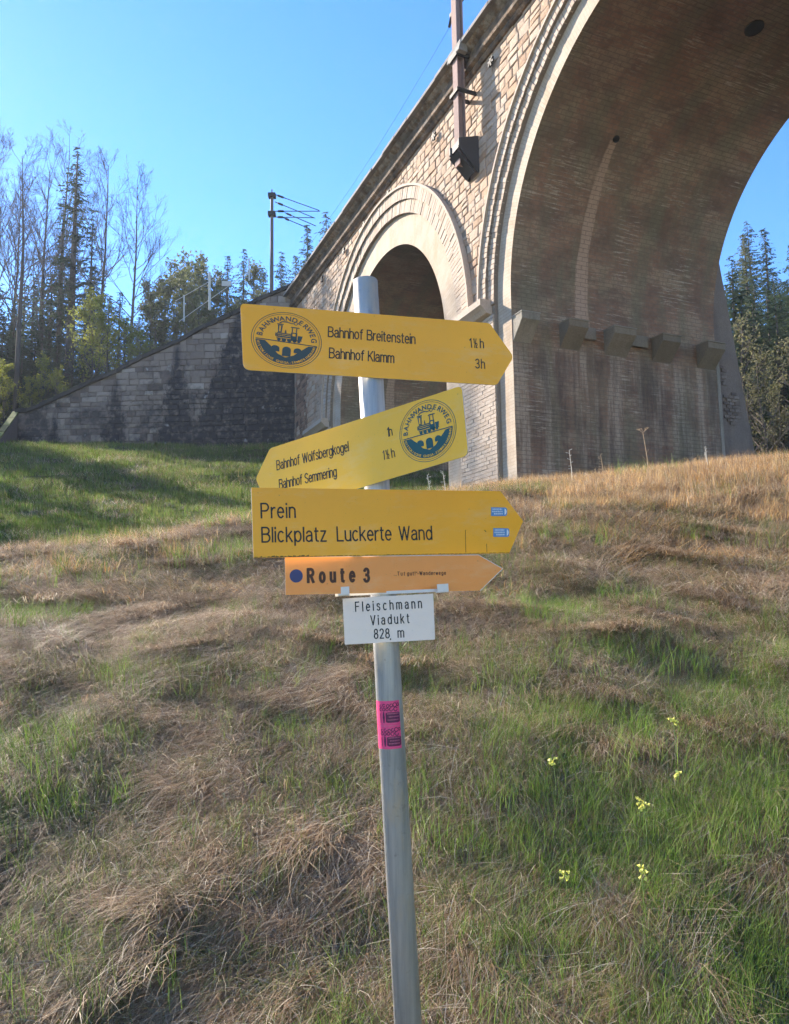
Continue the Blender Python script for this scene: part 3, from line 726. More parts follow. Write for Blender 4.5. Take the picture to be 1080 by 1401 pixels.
for i in range(len(top) - 1):
    x0, x1 = top[i][0] + (0 if i == 0 else .01), top[i + 1][0] - .01; z0, z1 = top[i][1], top[i + 1][1]
    V = [(x, y, z + dz + random.uniform(-.03, .03)) for x, z in ((x0, z0), (x1, z1)) for y in (OUT * .16, -OUT * 1.0) for dz in (.0, .24)]
    c_ = MB(); c_.add(V, [(0, 1, 3, 2), (4, 6, 7, 5), (0, 4, 5, 1), (2, 3, 7, 6), (0, 2, 6, 4), (1, 5, 7, 3)], random.uniform(.0, .5)); c_.build('coping_stone', stone_mat('dark_coping', [(.2, (.035, .033, .03)), (.8, (.10, .09, .075))], .5).m if i == 0 else bpy.data.materials['dark_coping'], wing)
# short return wall with mossy coping at the left end
moss = stone_mat('mossy_coping', [(.2, (.09, .10, .03)), (.8, (.26, .27, .08))], .2).m
ret = empty('return_wall', 'low mossy sloping wall end at the far left of the long stone wall', 'retaining wall')
e0 = WCORN + WDIR * WL; e0[2] = 9.0 + wtop(WL)
e1 = at(-6, 604, 40.2); dirr = e1 - e0; b = MB(); sdv = np.array([.16, .0, 0])
for k in range(1):
    b.add([e0 - sdv, e0 + sdv, e1 + sdv, e1 - sdv] + [p - np.array([0, 0, 4.]) for p in (e0 - sdv, e0 + sdv, e1 + sdv, e1 - sdv)], [(0, 1, 2, 3), (0, 4, 5, 1), (1, 5, 6, 2), (2, 6, 7, 3), (3, 7, 4, 0)], .6)
b.build('wall_body', M['plaster'], ret)
for k in range(4):
    p0 = e0 + dirr * (k / 4 + .01); p1 = e0 + dirr * ((k + 1) / 4 - .01); s2 = sdv * 1.1; b = MB()
    b.add([p0 - s2, p0 + s2, p1 + s2, p1 - s2] + [p + np.array([0, 0, .12]) for p in (p0 - s2, p0 + s2, p1 + s2, p1 - s2)], [(3, 2, 1, 0), (4, 5, 6, 7), (0, 1, 5, 4), (1, 2, 6, 5), (2, 3, 7, 6), (3, 0, 4, 7)], random.random()); b.build('coping_stone', moss, ret)

# ------------------------------------------------------------------ trees
def spruce_mesh(h, seed, bare=.12, dens=1., Lm=.2, thin=0):
    rn = np.random.default_rng(seed); V = []; T = []
    nw = int(h * 3.2 * dens)
    for i in range(nw):
        z = h * (bare + (1 - bare) * (i / nw) ** .95); fz = (z / h - bare) / (1 - bare)
        L = h * Lm * ((1 - fz) ** .85 + .03) * rn.uniform(.65, 1.1)
        for k in range(6 if fz < .9 else 4):
            az = rn.uniform(0, 2 * PI); Lb = L * rn.uniform(.5, 1.12)
            if rn.random() < (.28 if thin else .08): continue
            d = np.array([math.cos(az), math.sin(az)]); n = max(3, int(Lb / .115))
            for j in range(n):
                u = (j + rn.uniform(.2, .9)) / n; p = np.array([d[0] * Lb * u, d[1] * Lb * u, z + Lb * (.10 * u - .42 * u * u + .12 * u ** 3)])
                for q in range(2):
                    side = rn.choice([-1, 1]); sp = rn.uniform(.14, .32) * (1.1 - .5 * u)
                    e = np.array([d[0] * .6 - side * d[1], d[1] * .6 + side * d[0], rn.uniform(-.75, -.1)]); e = e / np.linalg.norm(e) * sp
                    wv = np.array([d[0], d[1], rn.uniform(-.3, .3)]) * rn.uniform(.03, .065)
                    V += [p - wv, p + wv, p + e + wv * .4, p + e - wv * .4]; T += [rn.random()] * 4
    n = len(V) // 4
    return quadmesh('spruce_crown', np.array(V), np.arange(4 * n).reshape(n, 4), tone=T)
def trunk_mesh(h, r, lean=0.):
    b = MB(); b.tube([(0, 0, -1.2), (lean * .1, 0, h * .3), (lean * .3, 0, h * .65), (lean * .45, 0, h * .97)], [r * 1.15, r * .85, r * .5, r * .08], 7); return b.me('trunk', True)
def twig_tree(h, seed, r0=.13, spread=.5, levels=4, first=.3, n1=20, leaves=0, lsize=.1):
    rn = np.random.default_rng(seed); tr = MB(); tw = MB(); LV = []; LT = []
    top = np.array([rn.uniform(-.4, .4), rn.uniform(-.4, .4), h])
    tr.tube([(0, 0, -1), top * .33 + rn.uniform(-.1, .1, 3) * [1, 1, 0], top * .66 + rn.uniform(-.15, .15, 3) * [1, 1, 0], top], [r0, r0 * .75, r0 * .42, .012], 6)
    def br(p, d, L, r, lv):
        n = 4; pts = [p]; dd = d.copy()
        for i in range(n):
            dd = dd + rn.normal(0, .10, 3) + np.array([0, 0, .08]); dd = dd / np.linalg.norm(dd); pts.append(pts[-1] + dd * L / n)
        tw.tube(pts, list(np.linspace(r, max(.004, r * .3), n + 1)), 3, caps=False)
        if leaves and lv >= 2:
            for _ in range(leaves):
                q = pts[rn.integers(1, n + 1)] + rn.normal(0, .12, 3); a_, b_ = rn.normal(0, 1, 3), rn.normal(0, 1, 3); a_ = a_ / np.linalg.norm(a_) * lsize; b_ = b_ / np.linalg.norm(b_) * lsize * .6
                LV.extend([q - a_ - b_, q + a_ - b_, q + a_ + b_, q - a_ + b_]); LT.extend([rn.random()] * 4)
        if lv < levels:
            for _ in range(4 if lv < levels - 1 else 5):
                u = rn.uniform(.25, 1.); i = min(n - 1, int(u * n)); q = pts[i] + (pts[i + 1] - pts[i]) * (u * n - i)
                nd = dd + rn.normal(0, .45, 3); nd = nd / np.linalg.norm(nd); br(q, nd, L * rn.uniform(.35, .6), r * .5, lv + 1)
    for k in range(n1):
        u = first + (1 - first) * (k + rn.random()) / n1; q = np.array([top[0] * u, top[1] * u, h * u]); az = rn.uniform(0, 2 * PI)
        d = np.array([math.cos(az) * spread, math.sin(az) * spread, 1.]) ; d /= np.linalg.norm(d)
        br(q, d, h * .30 * (1.15 - u) * rn.uniform(.7, 1.2) + .4, r0 * .34 * (1.1 - u) + .008, 1)
    lm_ = quadmesh('leaves', np.array(LV), np.arange(len(LV)).reshape(-1, 4), tone=LT) if LV else None
    return tr.me('trunk', True), tw.me('twigs'), lm_
def shrub_meshes(seed, h, w, nl, ls, nst=14):
    rn = np.random.default_rng(seed); st = MB(); LV = []; LT = []
    ends = []
    for k in range(nst):
        az = rn.uniform(0, 2 * PI); rr = w * rn.uniform(.1, .55); e = np.array([math.cos(az) * rr, math.sin(az) * rr, h * rn.uniform(.5, 1.)])
        m_ = e * .5 + rn.normal(0, .12, 3); st.tube([(0, 0, -.3), m_, e], [.035, .02, .006], 4, caps=False); ends += [(m_, .3), (e, .28), (e * .8, .3)]
        for _ in range(5):
            q = m_ + (e - m_) * rn.random(); e2 = q + rn.normal(0, .35, 3) * [1, 1, .6] + [0, 0, .2]; st.tube([q, e2], [.012, .004], 3, caps=False); ends.append((e2, .22))
    for _ in range(nl):
        c_, s_ = ends[rn.integers(len(ends))]; q = c_ + rn.normal(0, s_ * w * .35, 3); q[2] = max(q[2], .05)
        a_, b_ = rn.normal(0, 1, 3), rn.normal(0, 1, 3); a_ = a_ / np.linalg.norm(a_) * ls * rn.uniform(.6, 1.3); b_ = b_ / np.linalg.norm(b_) * ls * .6
        LV += [q - a_, q + b_, q + a_, q - b_]; LT += [rn.random()] * 4
    return st.me('stems'), quadmesh('leaves', np.array(LV), np.arange(len(LV)).reshape(-1, 4), tone=LT)
SPR_ = [spruce_mesh(14, 1, Lm=.25), spruce_mesh(14, 2, Lm=.22), spruce_mesh(14, 3, bare=.05, Lm=.29)]
HIGH = spruce_mesh(20, 8, bare=.36, Lm=.13, dens=.62, thin=1)
TRK, TRK20 = trunk_mesh(14, .17), trunk_mesh(20, .26)
BARE = [twig_tree(15, 11, .15, .62, 4, .34, 24), twig_tree(15, 12, .13, .5, 4, .4, 22), twig_tree(15, 13, .13, .8, 4, .34, 24)]
BUDT = [twig_tree(8, 21, .09, .8, 3, .12, 22, 5, .07), twig_tree(8, 22, .09, .9, 3, .1, 24, 5, .07)]
BUDT += [twig_tree(7, 23, .06, 1., 3, .08, 22, 2, .055)]
SHR = [shrub_meshes(31, 2.4, 2.0, 1500, .07), shrub_meshes(32, 2.0, 2.2, 1500, .07)]
def hz(x, y):
    if y > 43.6 and x < 0:
        return float(emb(np.array([x]), np.array([y]))[0]) if not (x < -22.5 and y < 44.5) else ground1(x, y)
    return ground1(x, y)
_cnt = {}
def tree(kind, x, y, h, label, group, z=None, rot=None, mat=None, cat='tree', wide=1.):
    rot = random.uniform(0, 6.28) if rot is None else rot
    z = hz(x, y) if z is None else z
    if kind == 'spruce':
        i = random.randrange(3); s = h / 14; prt = [('trunk', TRK, M['bark']), ('crown', SPR_[i], mat or M['spruce'])]
    elif kind == 'high': s = h / 20; prt = [('trunk', TRK20, M['bark']), ('crown', HIGH, M['spruce'])]
    elif kind == 'larch': s = h / 14; prt = [('trunk', TRK, M['bark']), ('crown', SPR_[1], M['larch'])]
    elif kind.startswith('bare'):
        t_ = BARE[int(kind[4])]; s = h / 15; prt = [('trunk', t_[0], M['bark']), ('crown', t_[1], M['twig'])]
    elif kind.startswith('bud'):
        t_ = BUDT[int(kind[3])]; s = h / 8; prt = [('trunk', t_[0], M['bark']), ('branches', t_[1], M['twig']), ('crown', t_[2], mat or M['bud'])]
    elif kind.startswith('shrub'):
        t_ = SHR[int(kind[5])]; s = h / 2.2; prt = [('stems', t_[0], M['twig']), ('foliage', t_[1], mat or M['bud'])]
    nm = {'spruce': 'spruce_tree', 'high': 'spruce_tree', 'larch': 'larch_tree', 'bare': 'bare_tree', 'bud': 'budding_tree', 'shrub': 'shrub'}[kind.rstrip('0123456789')]
    o = empty(nm, label, cat, group); o.matrix_world = Matrix.Translation((x, y, z)) @ Matrix.Rotation(rot, 4, 'Z') @ Matrix.Diagonal((s * wide, s * wide, s, 1))
    for n_, me_, mt_ in prt:
        if len(me_.materials) == 0: me_.materials.append(mt_)
        c_ = bpy.data.objects.new(n_, me_); COL.objects.link(c_); c_.parent = o
        if me_.materials[0] != mt_: c_.material_slots[0].link = 'OBJECT'; c_.material_slots[0].material = mt_
    return o
def tpx(kind, px, ytop, Y, label, group=None, **k):
    """a tree standing at depth Y whose top reaches the height seen at ytop"""
    p = at(px, ytop, Y); z = hz(p[0], Y); return tree(kind, p[0], Y, max(.6, p[2] - z), label, group, z=z - .1, **k)
G1 = 'trees on the slope above the retaining wall'
tpx('high', 107, 196, 56, 'tallest spruce of the left group, with a long bare trunk and ragged top', G1, wide=1.25)
tpx('high', 88, 262, 58, 'slimmer tall spruce close to the left of the tallest spruce', G1, wide=.9)
tpx('high', 128, 285, 55, 'shorter high-crowned spruce close to the right of the tallest spruce', G1, wide=.9)
tpx('bare2', 183, 240, 52, 'lone leafless tree with a fan of branches against the blue sky', G1, rot=.5, wide=1.0)
tpx('bare0', 38, 215, 47, 'thin leafless tree with dark trunk standing at the left end of the wall', G1, rot=1.)
tpx('bare1', 8, 205, 52, 'leafless tree cut by the left edge of the view', G1, rot=2.)
tpx('bare0', 62, 230, 57, 'leafless tree between the wall-end tree and the tall spruces', G1, rot=3.)
tpx('bare1', 140, 225, 60, 'leafless tree rising behind the right side of the tallest spruce', G1, rot=4.)
tpx('bare0', 95, 200, 61, 'leafless tree tangled behind the crown of the tallest spruce', G1, rot=5.)
tpx('bare2', 20, 250, 60, 'small leafless tree behind the trees at the left edge', G1, rot=.2)
for i, (px, yt, Y) in enumerate(((0, 380, 60), (22, 400, 56), (48, 370, 62), (72, 372, 60), (60, 420, 54), (12, 450, 53), (95, 420, 58), (118, 400, 61), (138, 430, 55), (80, 455, 51), (112, 470, 52), (150, 400, 66), (165, 395, 64), (208, 395, 66), (226, 402, 62), (-20, 360, 58), (-40, 390, 55), (5, 440, 50), (32, 460, 51), (50, 440, 55), (100, 480, 50), (125, 500, 49), (140, 470, 53), (172, 440, 57), (190, 430, 60), (160, 500, 49), (35, 385, 66), (85, 350, 68), (130, 360, 67), (200, 470, 56), (240, 420, 62))):
    tpx('spruce', px, yt, Y, 'dark spruce in the shaded stand behind the low wall end', G1, wide=random.uniform(1.15, 1.6))
for px, yt, Y, lb in ((312, 345, 66, 'left one of two small pointed spruces behind the pale railing'), (334, 336, 68, 'right one of two small pointed spruces behind the pale railing'), (360, 362, 70, 'low spruce just left of the slim railway mast'),
                      (385, 340, 72, 'spruce directly behind the slim railway mast'), (421, 303, 66, 'pointed spruce peeping over the viaduct cornice right of the slim mast'), (405, 345, 70, 'small spruce between the slim mast and the cornice'), (283, 368, 74, 'far spruce left of the pale railing post'),
                      (447, 285, 75, 'spruce top mostly hidden behind the cornice')):
    tpx('spruce', px, yt, Y, lb, G1)
for i, (px, yt, Y) in enumerate(((245, 375, 64), (262, 362, 66), (232, 392, 60), (275, 372, 60), (300, 385, 62), (215, 400, 58), (350, 372, 62), (256, 390, 57))):
    tpx('bud%d' % (i % 2), px, yt, Y, 'olive budding tree in the thicket above the long wall', G1, mat=M['larch'])
for i, (px, yt, Y) in enumerate(((132, 408, 50), (150, 425, 49), (168, 440, 50))):
    tpx('bud%d' % (i % 2), px, yt, Y, ('tallest', 'middle', 'shortest')[i] + ' of three yellow-green budding trees between the spruces and the lone leafless tree', G1)
for i, (px, yt, Y) in enumerate(((60, 490, 46.5), (78, 505, 46), (10, 500, 47), (45, 520, 46), (190, 455, 49))):
    tpx('bud%d' % (i % 2), px, yt, Y, ('bright yellow-green bush right of the wall-end tree trunk', 'low yellow-green bush leaning over the wall coping', 'yellow-green bush at the left edge above the mossy wall end', 'small yellow-green bush at the foot of the wall-end tree', 'pale green bush at the foot of the lone leafless tree')[i], 'yellow-green bushes above the wall', cat='bush')
for i in range(30):
    px = random.uniform(60, 400); yt0 = np.interp(px, [20, 60, 153, 240, 320, 400], [560, 545, 505, 463, 424, 385])
    p = at(px, yt0, 45.6 + random.uniform(0, 2.5)); hh = random.uniform(.7, 1.5)
    tree('shrub%d' % (i % 2), p[0], p[1], hh, 'low dark scrub growing along the top of the long stone wall', 'scrub along the wall top', mat=M['darkleaf'] if random.random() < .75 else M['shrubleaf'], cat='bush')
for i in range(24):
    tree('spruce', random.uniform(-38, -27.), random.uniform(31, 41), random.uniform(12.5, 15), 'tree at the wood edge left of the viewed slope', 'wood edge trees on the left')
for i in range(3):
    tree('spruce', random.uniform(-33, -27), random.uniform(43.8, 51), random.uniform(13, 17), 'tree at the wood edge left of the viewed slope', 'wood edge trees on the left')
# far slope behind
for i in range(44):
    x = random.uniform(-75, -4); y = random.uniform(66, 105)
    tree('spruce' if i % 4 else 'larch', x, y, random.uniform(7, 11) if x > -34 else random.uniform(9, 15), 'distant conifer on the wooded hillside behind the railway', 'distant hillside conifers')
for i in range(34):
    x = random.uniform(-56, -28); y = random.uniform(34, 46)
    tree('spruce' if i % 3 else 'bare%d' % (i % 3), x, y, random.uniform(11, 17), 'tree at the wood edge left of the viewed slope', 'wood edge trees on the left')
# dark wood behind the big arch and to the right
G2 = 'dark spruces behind the viaduct pier'
for px, yt, Y, k_, lb in ((1045, 308, 62, 'spruce', 'tallest dark spruce right of the viaduct pier'), (1083, 328, 58, 'spruce', 'spruce at the right edge beside the tallest dark spruce'), (1017, 316, 64, 'larch', 'pale feathery larch between the pier and the dark spruces'),
                          (1000, 345, 60, 'spruce', 'spruce half hidden by the right side of the pier'), (1030, 375, 56, 'spruce', 'lower spruce in front of the pale larch'), (1065, 380, 54, 'spruce', 'lower spruce in front of the tallest dark spruce')):
    tpx(k_, px, yt, Y, lb, G2, wide=1.1)
for i in range(64):
    px = random.uniform(985, 1120) if i < 44 else random.uniform(1100, 1400); Y = random.uniform(45, 62)
    tpx('spruce', px, random.uniform(365, 470), Y, 'spruce in the shaded wood beyond the viaduct', G2, wide=1.3)
for i in range(24):
    x = random.uniform(18, 75); y = random.uniform(64, 100)
    tree('spruce', x, y, random.uniform(12, 16), 'distant spruce on the slope behind the viaduct', 'distant slope spruces behind the viaduct')
for i, (px, yt, Y, h_) in enumerate(((1012, 418, 37, 0), (1038, 470, 36, 0), (1076, 455, 37, 0), (1022, 500, 35, 0), (1060, 520, 37, 0))):
    tpx('bud2', px, yt, Y, 'sparse shrub with pale new leaves beside the sloping pier buttress', 'pale-leaved shrubs right of the pier', mat=M['shrubleaf'], cat='bush', wide=1.1)

# ------------------------------------------------------------------ signpost
def arc(cx, cy, rx, ry, a0, a1, n=10):
    return [(cx + rx * math.cos(math.radians(a0 + (a1 - a0) * i / n)), cy + ry * math.sin(math.radians(a0 + (a1 - a0) * i / n))) for i in range(n + 1)]
X = .72
GL = {  # width, strokes
 'B': (.56, [[(0, 0), (0, 1), (.3, 1)] + arc(.3, .77, .22, .23, 90, -90) + [(0, .54)], [(.3, .54)] + arc(.3, .27, .26, .27, 90, -90) + [(0, 0)]]),
 'K': (.54, [[(0, 0), (0, 1)], [(.5, 1), (.02, .4)], [(.17, .58), (.54, 0)]]),
 'W': (.84, [[(0, 1), (.21, 0), (.42, .95), (.63, 0), (.84, 1)]]),
 'S': (.54, [arc(.27, .76, .24, .24, 25, 180, 8) + arc(.27, .50, .24, .10, 200, 265, 3)[0:0] + [(.05, .66), (.12, .57), (.4, .46), (.5, .36)] + arc(.27, .26, .26, .26, 0, -160, 9)]),
 'P': (.54, [[(0, 0), (0, 1), (.28, 1)] + arc(.28, .74, .25, .26, 90, -90) + [(0, .48)]]),
 'L': (.46, [[(0, 1), (0, 0), (.46, 0)]]),
 'R': (.58, [[(0, 0), (0, 1), (.3, 1)] + arc(.3, .75, .24, .25, 90, -90) + [(0, .5)], [(.28, .5), (.56, 0)]]),
 'F': (.48, [[(0, 0), (0, 1), (.48, 1)], [(0, .53), (.42, .53)]]),
 'V': (.58, [[(0, 1), (.29, 0), (.58, 1)]]),
 'T': (.52, [[(0, 1), (.52, 1)], [(.26, 1), (.26, 0)]]),
 'a': (.44, [arc(.22, X - .2, .19, .2, 165, 0, 8) + [(.41, .12), (.43, 0)], [(.41, .44), (.2, .40)] + arc(.19, .2, .19, .2, 95, 270, 8) + [(.3, .03), (.41, .14)]]),
 'b': (.46, [[(0, 0), (0, 1)], [(0, .5)] + arc(.23, X / 2, .23, X / 2, 150, -150, 14) + [(0, .22)]]),
 'c': (.42, [arc(.22, X / 2, .22, X / 2, 50, 310, 14)]),
 'd': (.46, [[(.46, 0), (.46, 1)], [(.46, .5)] + arc(.23, X / 2, .23, X / 2, 30, 330, 14) + [(.46, .22)]]),
 'e': (.46, [[(.01, .38), (.45, .38)] + arc(.23, X / 2, .22, X / 2, 5, 315, 16)]),
 'f': (.3, [[(.32, .98), (.24, 1), (.15, .94), (.12, .82), (.12, 0)], [(0, X), (.28, X)]]),
 'g': (.46, [[(.46, X), (.46, -.06)] + arc(.24, -.06, .22, .2, 0, -160, 8), [(.46, .5)] + arc(.23, X / 2, .23, X / 2, 30, 330, 14) + [(.46, .22)]]),
 'h': (.42, [[(0, 0), (0, 1)], [(0, .48)] + arc(.21, X - .22, .21, .22, 170, 0, 8) + [(.42, 0)]]),
 'i': (.0, [[(0, 0), (0, X)], [(0, .92), (0, 1.0)]]),
 'k': (.42, [[(0, 0), (0, 1)], [(.38, X), (.02, .3)], [(.14, .43), (.42, 0)]]),
 'l': (.0, [[(0, 0), (0, 1)]]),
 'm': (.7, [[(0, 0), (0, X)], [(0, .5)] + arc(.175, X - .19, .175, .19, 165, 0, 7) + [(.35, 0)], [(.35, .5)] + arc(.525, X - .19, .175, .19, 165, 0, 7) + [(.7, 0)]]),
 'n': (.42, [[(0, 0), (0, X)], [(0, .48)] + arc(.21, X - .22, .21, .22, 170, 0, 8) + [(.42, 0)]]),
 'o': (.46, [arc(.23, X / 2, .23, X / 2, 90, 450, 20)]),
 'p': (.46, [[(0, -.26), (0, X)], [(0, .5)] + arc(.23, X / 2, .23, X / 2, 150, -150, 14) + [(0, .22)]]),
 'r': (.24, [[(0, 0), (0, X)], [(0, .45), (.08, .64), (.17, .7), (.26, .7)]]),
 's': (.40, [arc(.2, X - .18, .18, .18, 20, 170, 6) + [(.03, .5), (.1, .41), (.3, .33), (.38, .24)] + arc(.2, .18, .19, .18, 0, -160, 8)]),
 't': (.26, [[(.1, .94), (.1, .14), (.14, .03), (.26, .0)], [(0, X), (.25, X)]]),
 'u': (.42, [[(.42, X), (.42, 0)], [(0, X), (0, .22)] + arc(.21, .22, .21, .22, 180, 350, 8)]),
 'w': (.6, [[(0, X), (.15, 0), (.3, .66), (.45, 0), (.6, X)]]),
 'z': (.38, [[(.02, X), (.38, X), (0, 0), (.4, 0)]]),
 '1': (.2, [[(0, .8), (.2, 1), (.2, 0)]]),
 '2': (.48, [arc(.24, .74, .23, .26, 165, -30, 10) + [(0, 0), (.48, 0)]]),
 '3': (.5, [arc(.24, .76, .22, .24, 160, -80, 10) + [(.2, .52)], [(.2, .52)] + arc(.24, .26, .25, .26, 80, -160, 12)]),
 '8': (.5, [arc(.25, .76, .21, .24, 90, 450, 16), arc(.25, .26, .25, .26, 90, 450, 16)]),
 '½': (.62, [[(.0, .9), (.1, 1), (.1, .5)], [(.48, 1), (.12, 0)], arc(.5, .37, .12, .13, 165, -30, 8) + [(.38, 0), (.63, 0)]]),
 ' ': (.22, []), '!': (.0, [[(0, .3), (0, 1)], [(0, 0), (0, .06)]]), '-': (.25, [[(0, .36), (.25, .36)]]), '.': (0, [[(0, 0), (0, .04)]]),
}
def ribbon(V, F, pts, w, y):
    """flat mitred stroke in the x-z plane at depth y"""
    p = [np.array(q, float) for q in pts]; p = [q for i, q in enumerate(p) if i == 0 or np.linalg.norm(q - p[i - 1]) > 1e-5]
    if len(p) < 2: return
    for i in range(1, len(p) - 1):
        a_, b_ = p[i] - p[i - 1], p[i + 1] - p[i]
        if a_ @ b_ < .1 * np.linalg.norm(a_) * np.linalg.norm(b_):
            ribbon(V, F, p[:i + 1], w, y); ribbon(V, F, p[i:], w, y - .00003); return
    closed = np.linalg.norm(p[0] - p[-1]) < 1e-4
    if not closed:
        d0 = p[0] - p[1]; d0 /= np.linalg.norm(d0); p[0] = p[0] + d0 * w * .35; d1 = p[-1] - p[-2]; d1 /= np.linalg.norm(d1); p[-1] = p[-1] + d1 * w * .35
    n0 = len(V); n = len(p)
    for i in range(n):
        a = p[i] - p[i - 1] if i > 0 else (p[-1] - p[-2] if closed else p[1] - p[0]); b = p[i + 1] - p[i] if i < n - 1 else (p[1] - p[0] if closed else p[-1] - p[-2])
        a = a / np.linalg.norm(a); b = b / np.linalg.norm(b); na = np.array([-a[1], a[0]]); nb = np.array([-b[1], b[0]]); m = na + nb; l = np.linalg.norm(m)
        if l < .25: m = na; k = 1.
        else: m = m / l; k = min(1.8, 1 / max(.3, m @ na))
        for s in (1, -1): q = p[i] + s * m * k * w / 2; V.append((q[0], y, q[1]))
    for i in range(n - 1): F.append((n0 + 2 * i, n0 + 2 * i + 1, n0 + 2 * i + 3, n0 + 2 * i + 2))
def text_mesh(txt, H, sx, gap, w, y0=-.0006):
    V, F = [], []; x = 0; k = 0
    for ch in txt:
        gw, st = GL[ch]
        for s in st: ribbon(V, F, [((x + q[0] * sx) * H, q[1] * H) for q in s], w * H, y0 - .00004 * (k % 4)); k += 1
        x += gw * sx + gap
    return V, F, (x - gap) * H
black = plain('black_print', (.022, .02, .018), .55, var=.1)
def sheet_mat(name, c, dirt=.12):
    t = NT(name); co = t.co(); 
    cc = t.mix(t.ramp(t.noise(co, 3.5, 5), [(.3, 0.), (.7, 1.)]), tuple(np.array(c) * .86), c)
    cc = t.mix(t.ramp(t.noise(t.mapping(co, (1, 1, 3)), 6, 8, .75), [(.52, 0.), (.72, .22)]), cc, (.75, .62, .38))
    cc = t.mix(t.math('MULTIPLY', t.ramp(t.noise(t.mapping(co, (6, 6, 1.2)), 9, 6, .7), [(.6, 0.), (.75, 1.)]), dirt), cc, tuple(np.array(c) * .55))
    cc = t.mix(t.math('MULTIPLY', t.ramp(t.noise(co, 160, 2), [(.70, 0.), (.74, 1.)]), .5), cc, (.08, .06, .03))
    t.col(cc); t.b.inputs['Roughness'].default_value = .42; t.b.inputs['Specular IOR Level'].default_value = .45
    t.bump(t.noise(co, 5, 3), .05, .01); return t.m
yel = sheet_mat('yellow_sheet', (1.0, .43, .006)); yel2 = sheet_mat('pale_yellow_sheet', (.95, .49, .02)); ora = sheet_mat('orange_sheet', (.95, .33, .06)); whi = sheet_mat('white_sheet', (.90, .74, .62), .15)
alu = plain('aluminium_edge', (.55, .53, .50), .4, .7); clipm = plain('white_clip', (.72, .66, .60), .5)
inkA = plain('slate_ink', (.045, .062, .060), .5); inkB = plain('teal_ink', (.010, .075, .080), .5)

# pole: tilted galvanised tube
pt_, pb_ = at(500, 384, 1.8), at(558.5, 1401, 1.8)
pdir = (pt_ - pb_); pdir /= np.linalg.norm(pdir)
def polez(z): return pb_ + pdir * ((z - pb_[2]) / pdir[2])
gz = ground1(*polez(-1.3)[:2]); foot = polez(gz - .15)
PR = .0303
def galv():
    t = NT('galvanised_steel'); co = t.co(); 
    c = t.mix(t.ramp(t.noise(t.mapping(co, (1, 1, .06)), 60, 6, .6), [(.35, 0.), (.65, 1.)]), (.30, .30, .29), (.48, .46, .43))
    c = t.mix(t.ramp(t.noise(t.mapping(co, (1, 1, .35)), 14, 6, .7), [(.55, 0.), (.68, .8)]), c, (.50, .42, .32))
    c = t.mix(t.ramp(t.noise(co, 45, 5, .7), [(.60, 0.), (.70, .5)]), c, (.20, .19, .18))
    t.col(c); t.b.inputs['Metallic'].default_value = .35
    t.l(t.ramp(t.noise(co, 25, 5), [(.3, .35), (.7, .62)]), t.b.inputs['Roughness']); t.bump(t.noise(co, 60, 5), .12, .003); return t.m
galvm = galv()
pole = empty('sign_pole', 'galvanised steel tube pole leaning slightly, carrying the yellow signs', 'pole', loc=tuple(foot))
b = MB(); L = np.linalg.norm(pt_ - foot); ends = [np.zeros(3), pdir * (L - .002), pdir * L, pdir * L, pdir * (L - .05)]
b.tube(list(np.array(ends)), [PR, PR, PR - .0015, PR - .004, PR - .004], 48, caps=True)
pm = b.me('pole_tube', True); link('tube', pm, galvm, pole)
b = MB(); b.tube([pdir * (gz * 0 + .12), pdir * .2], [.10, .06], 14); b.build('footing', plain('concrete', (.25, .23, .21), .9), pole)

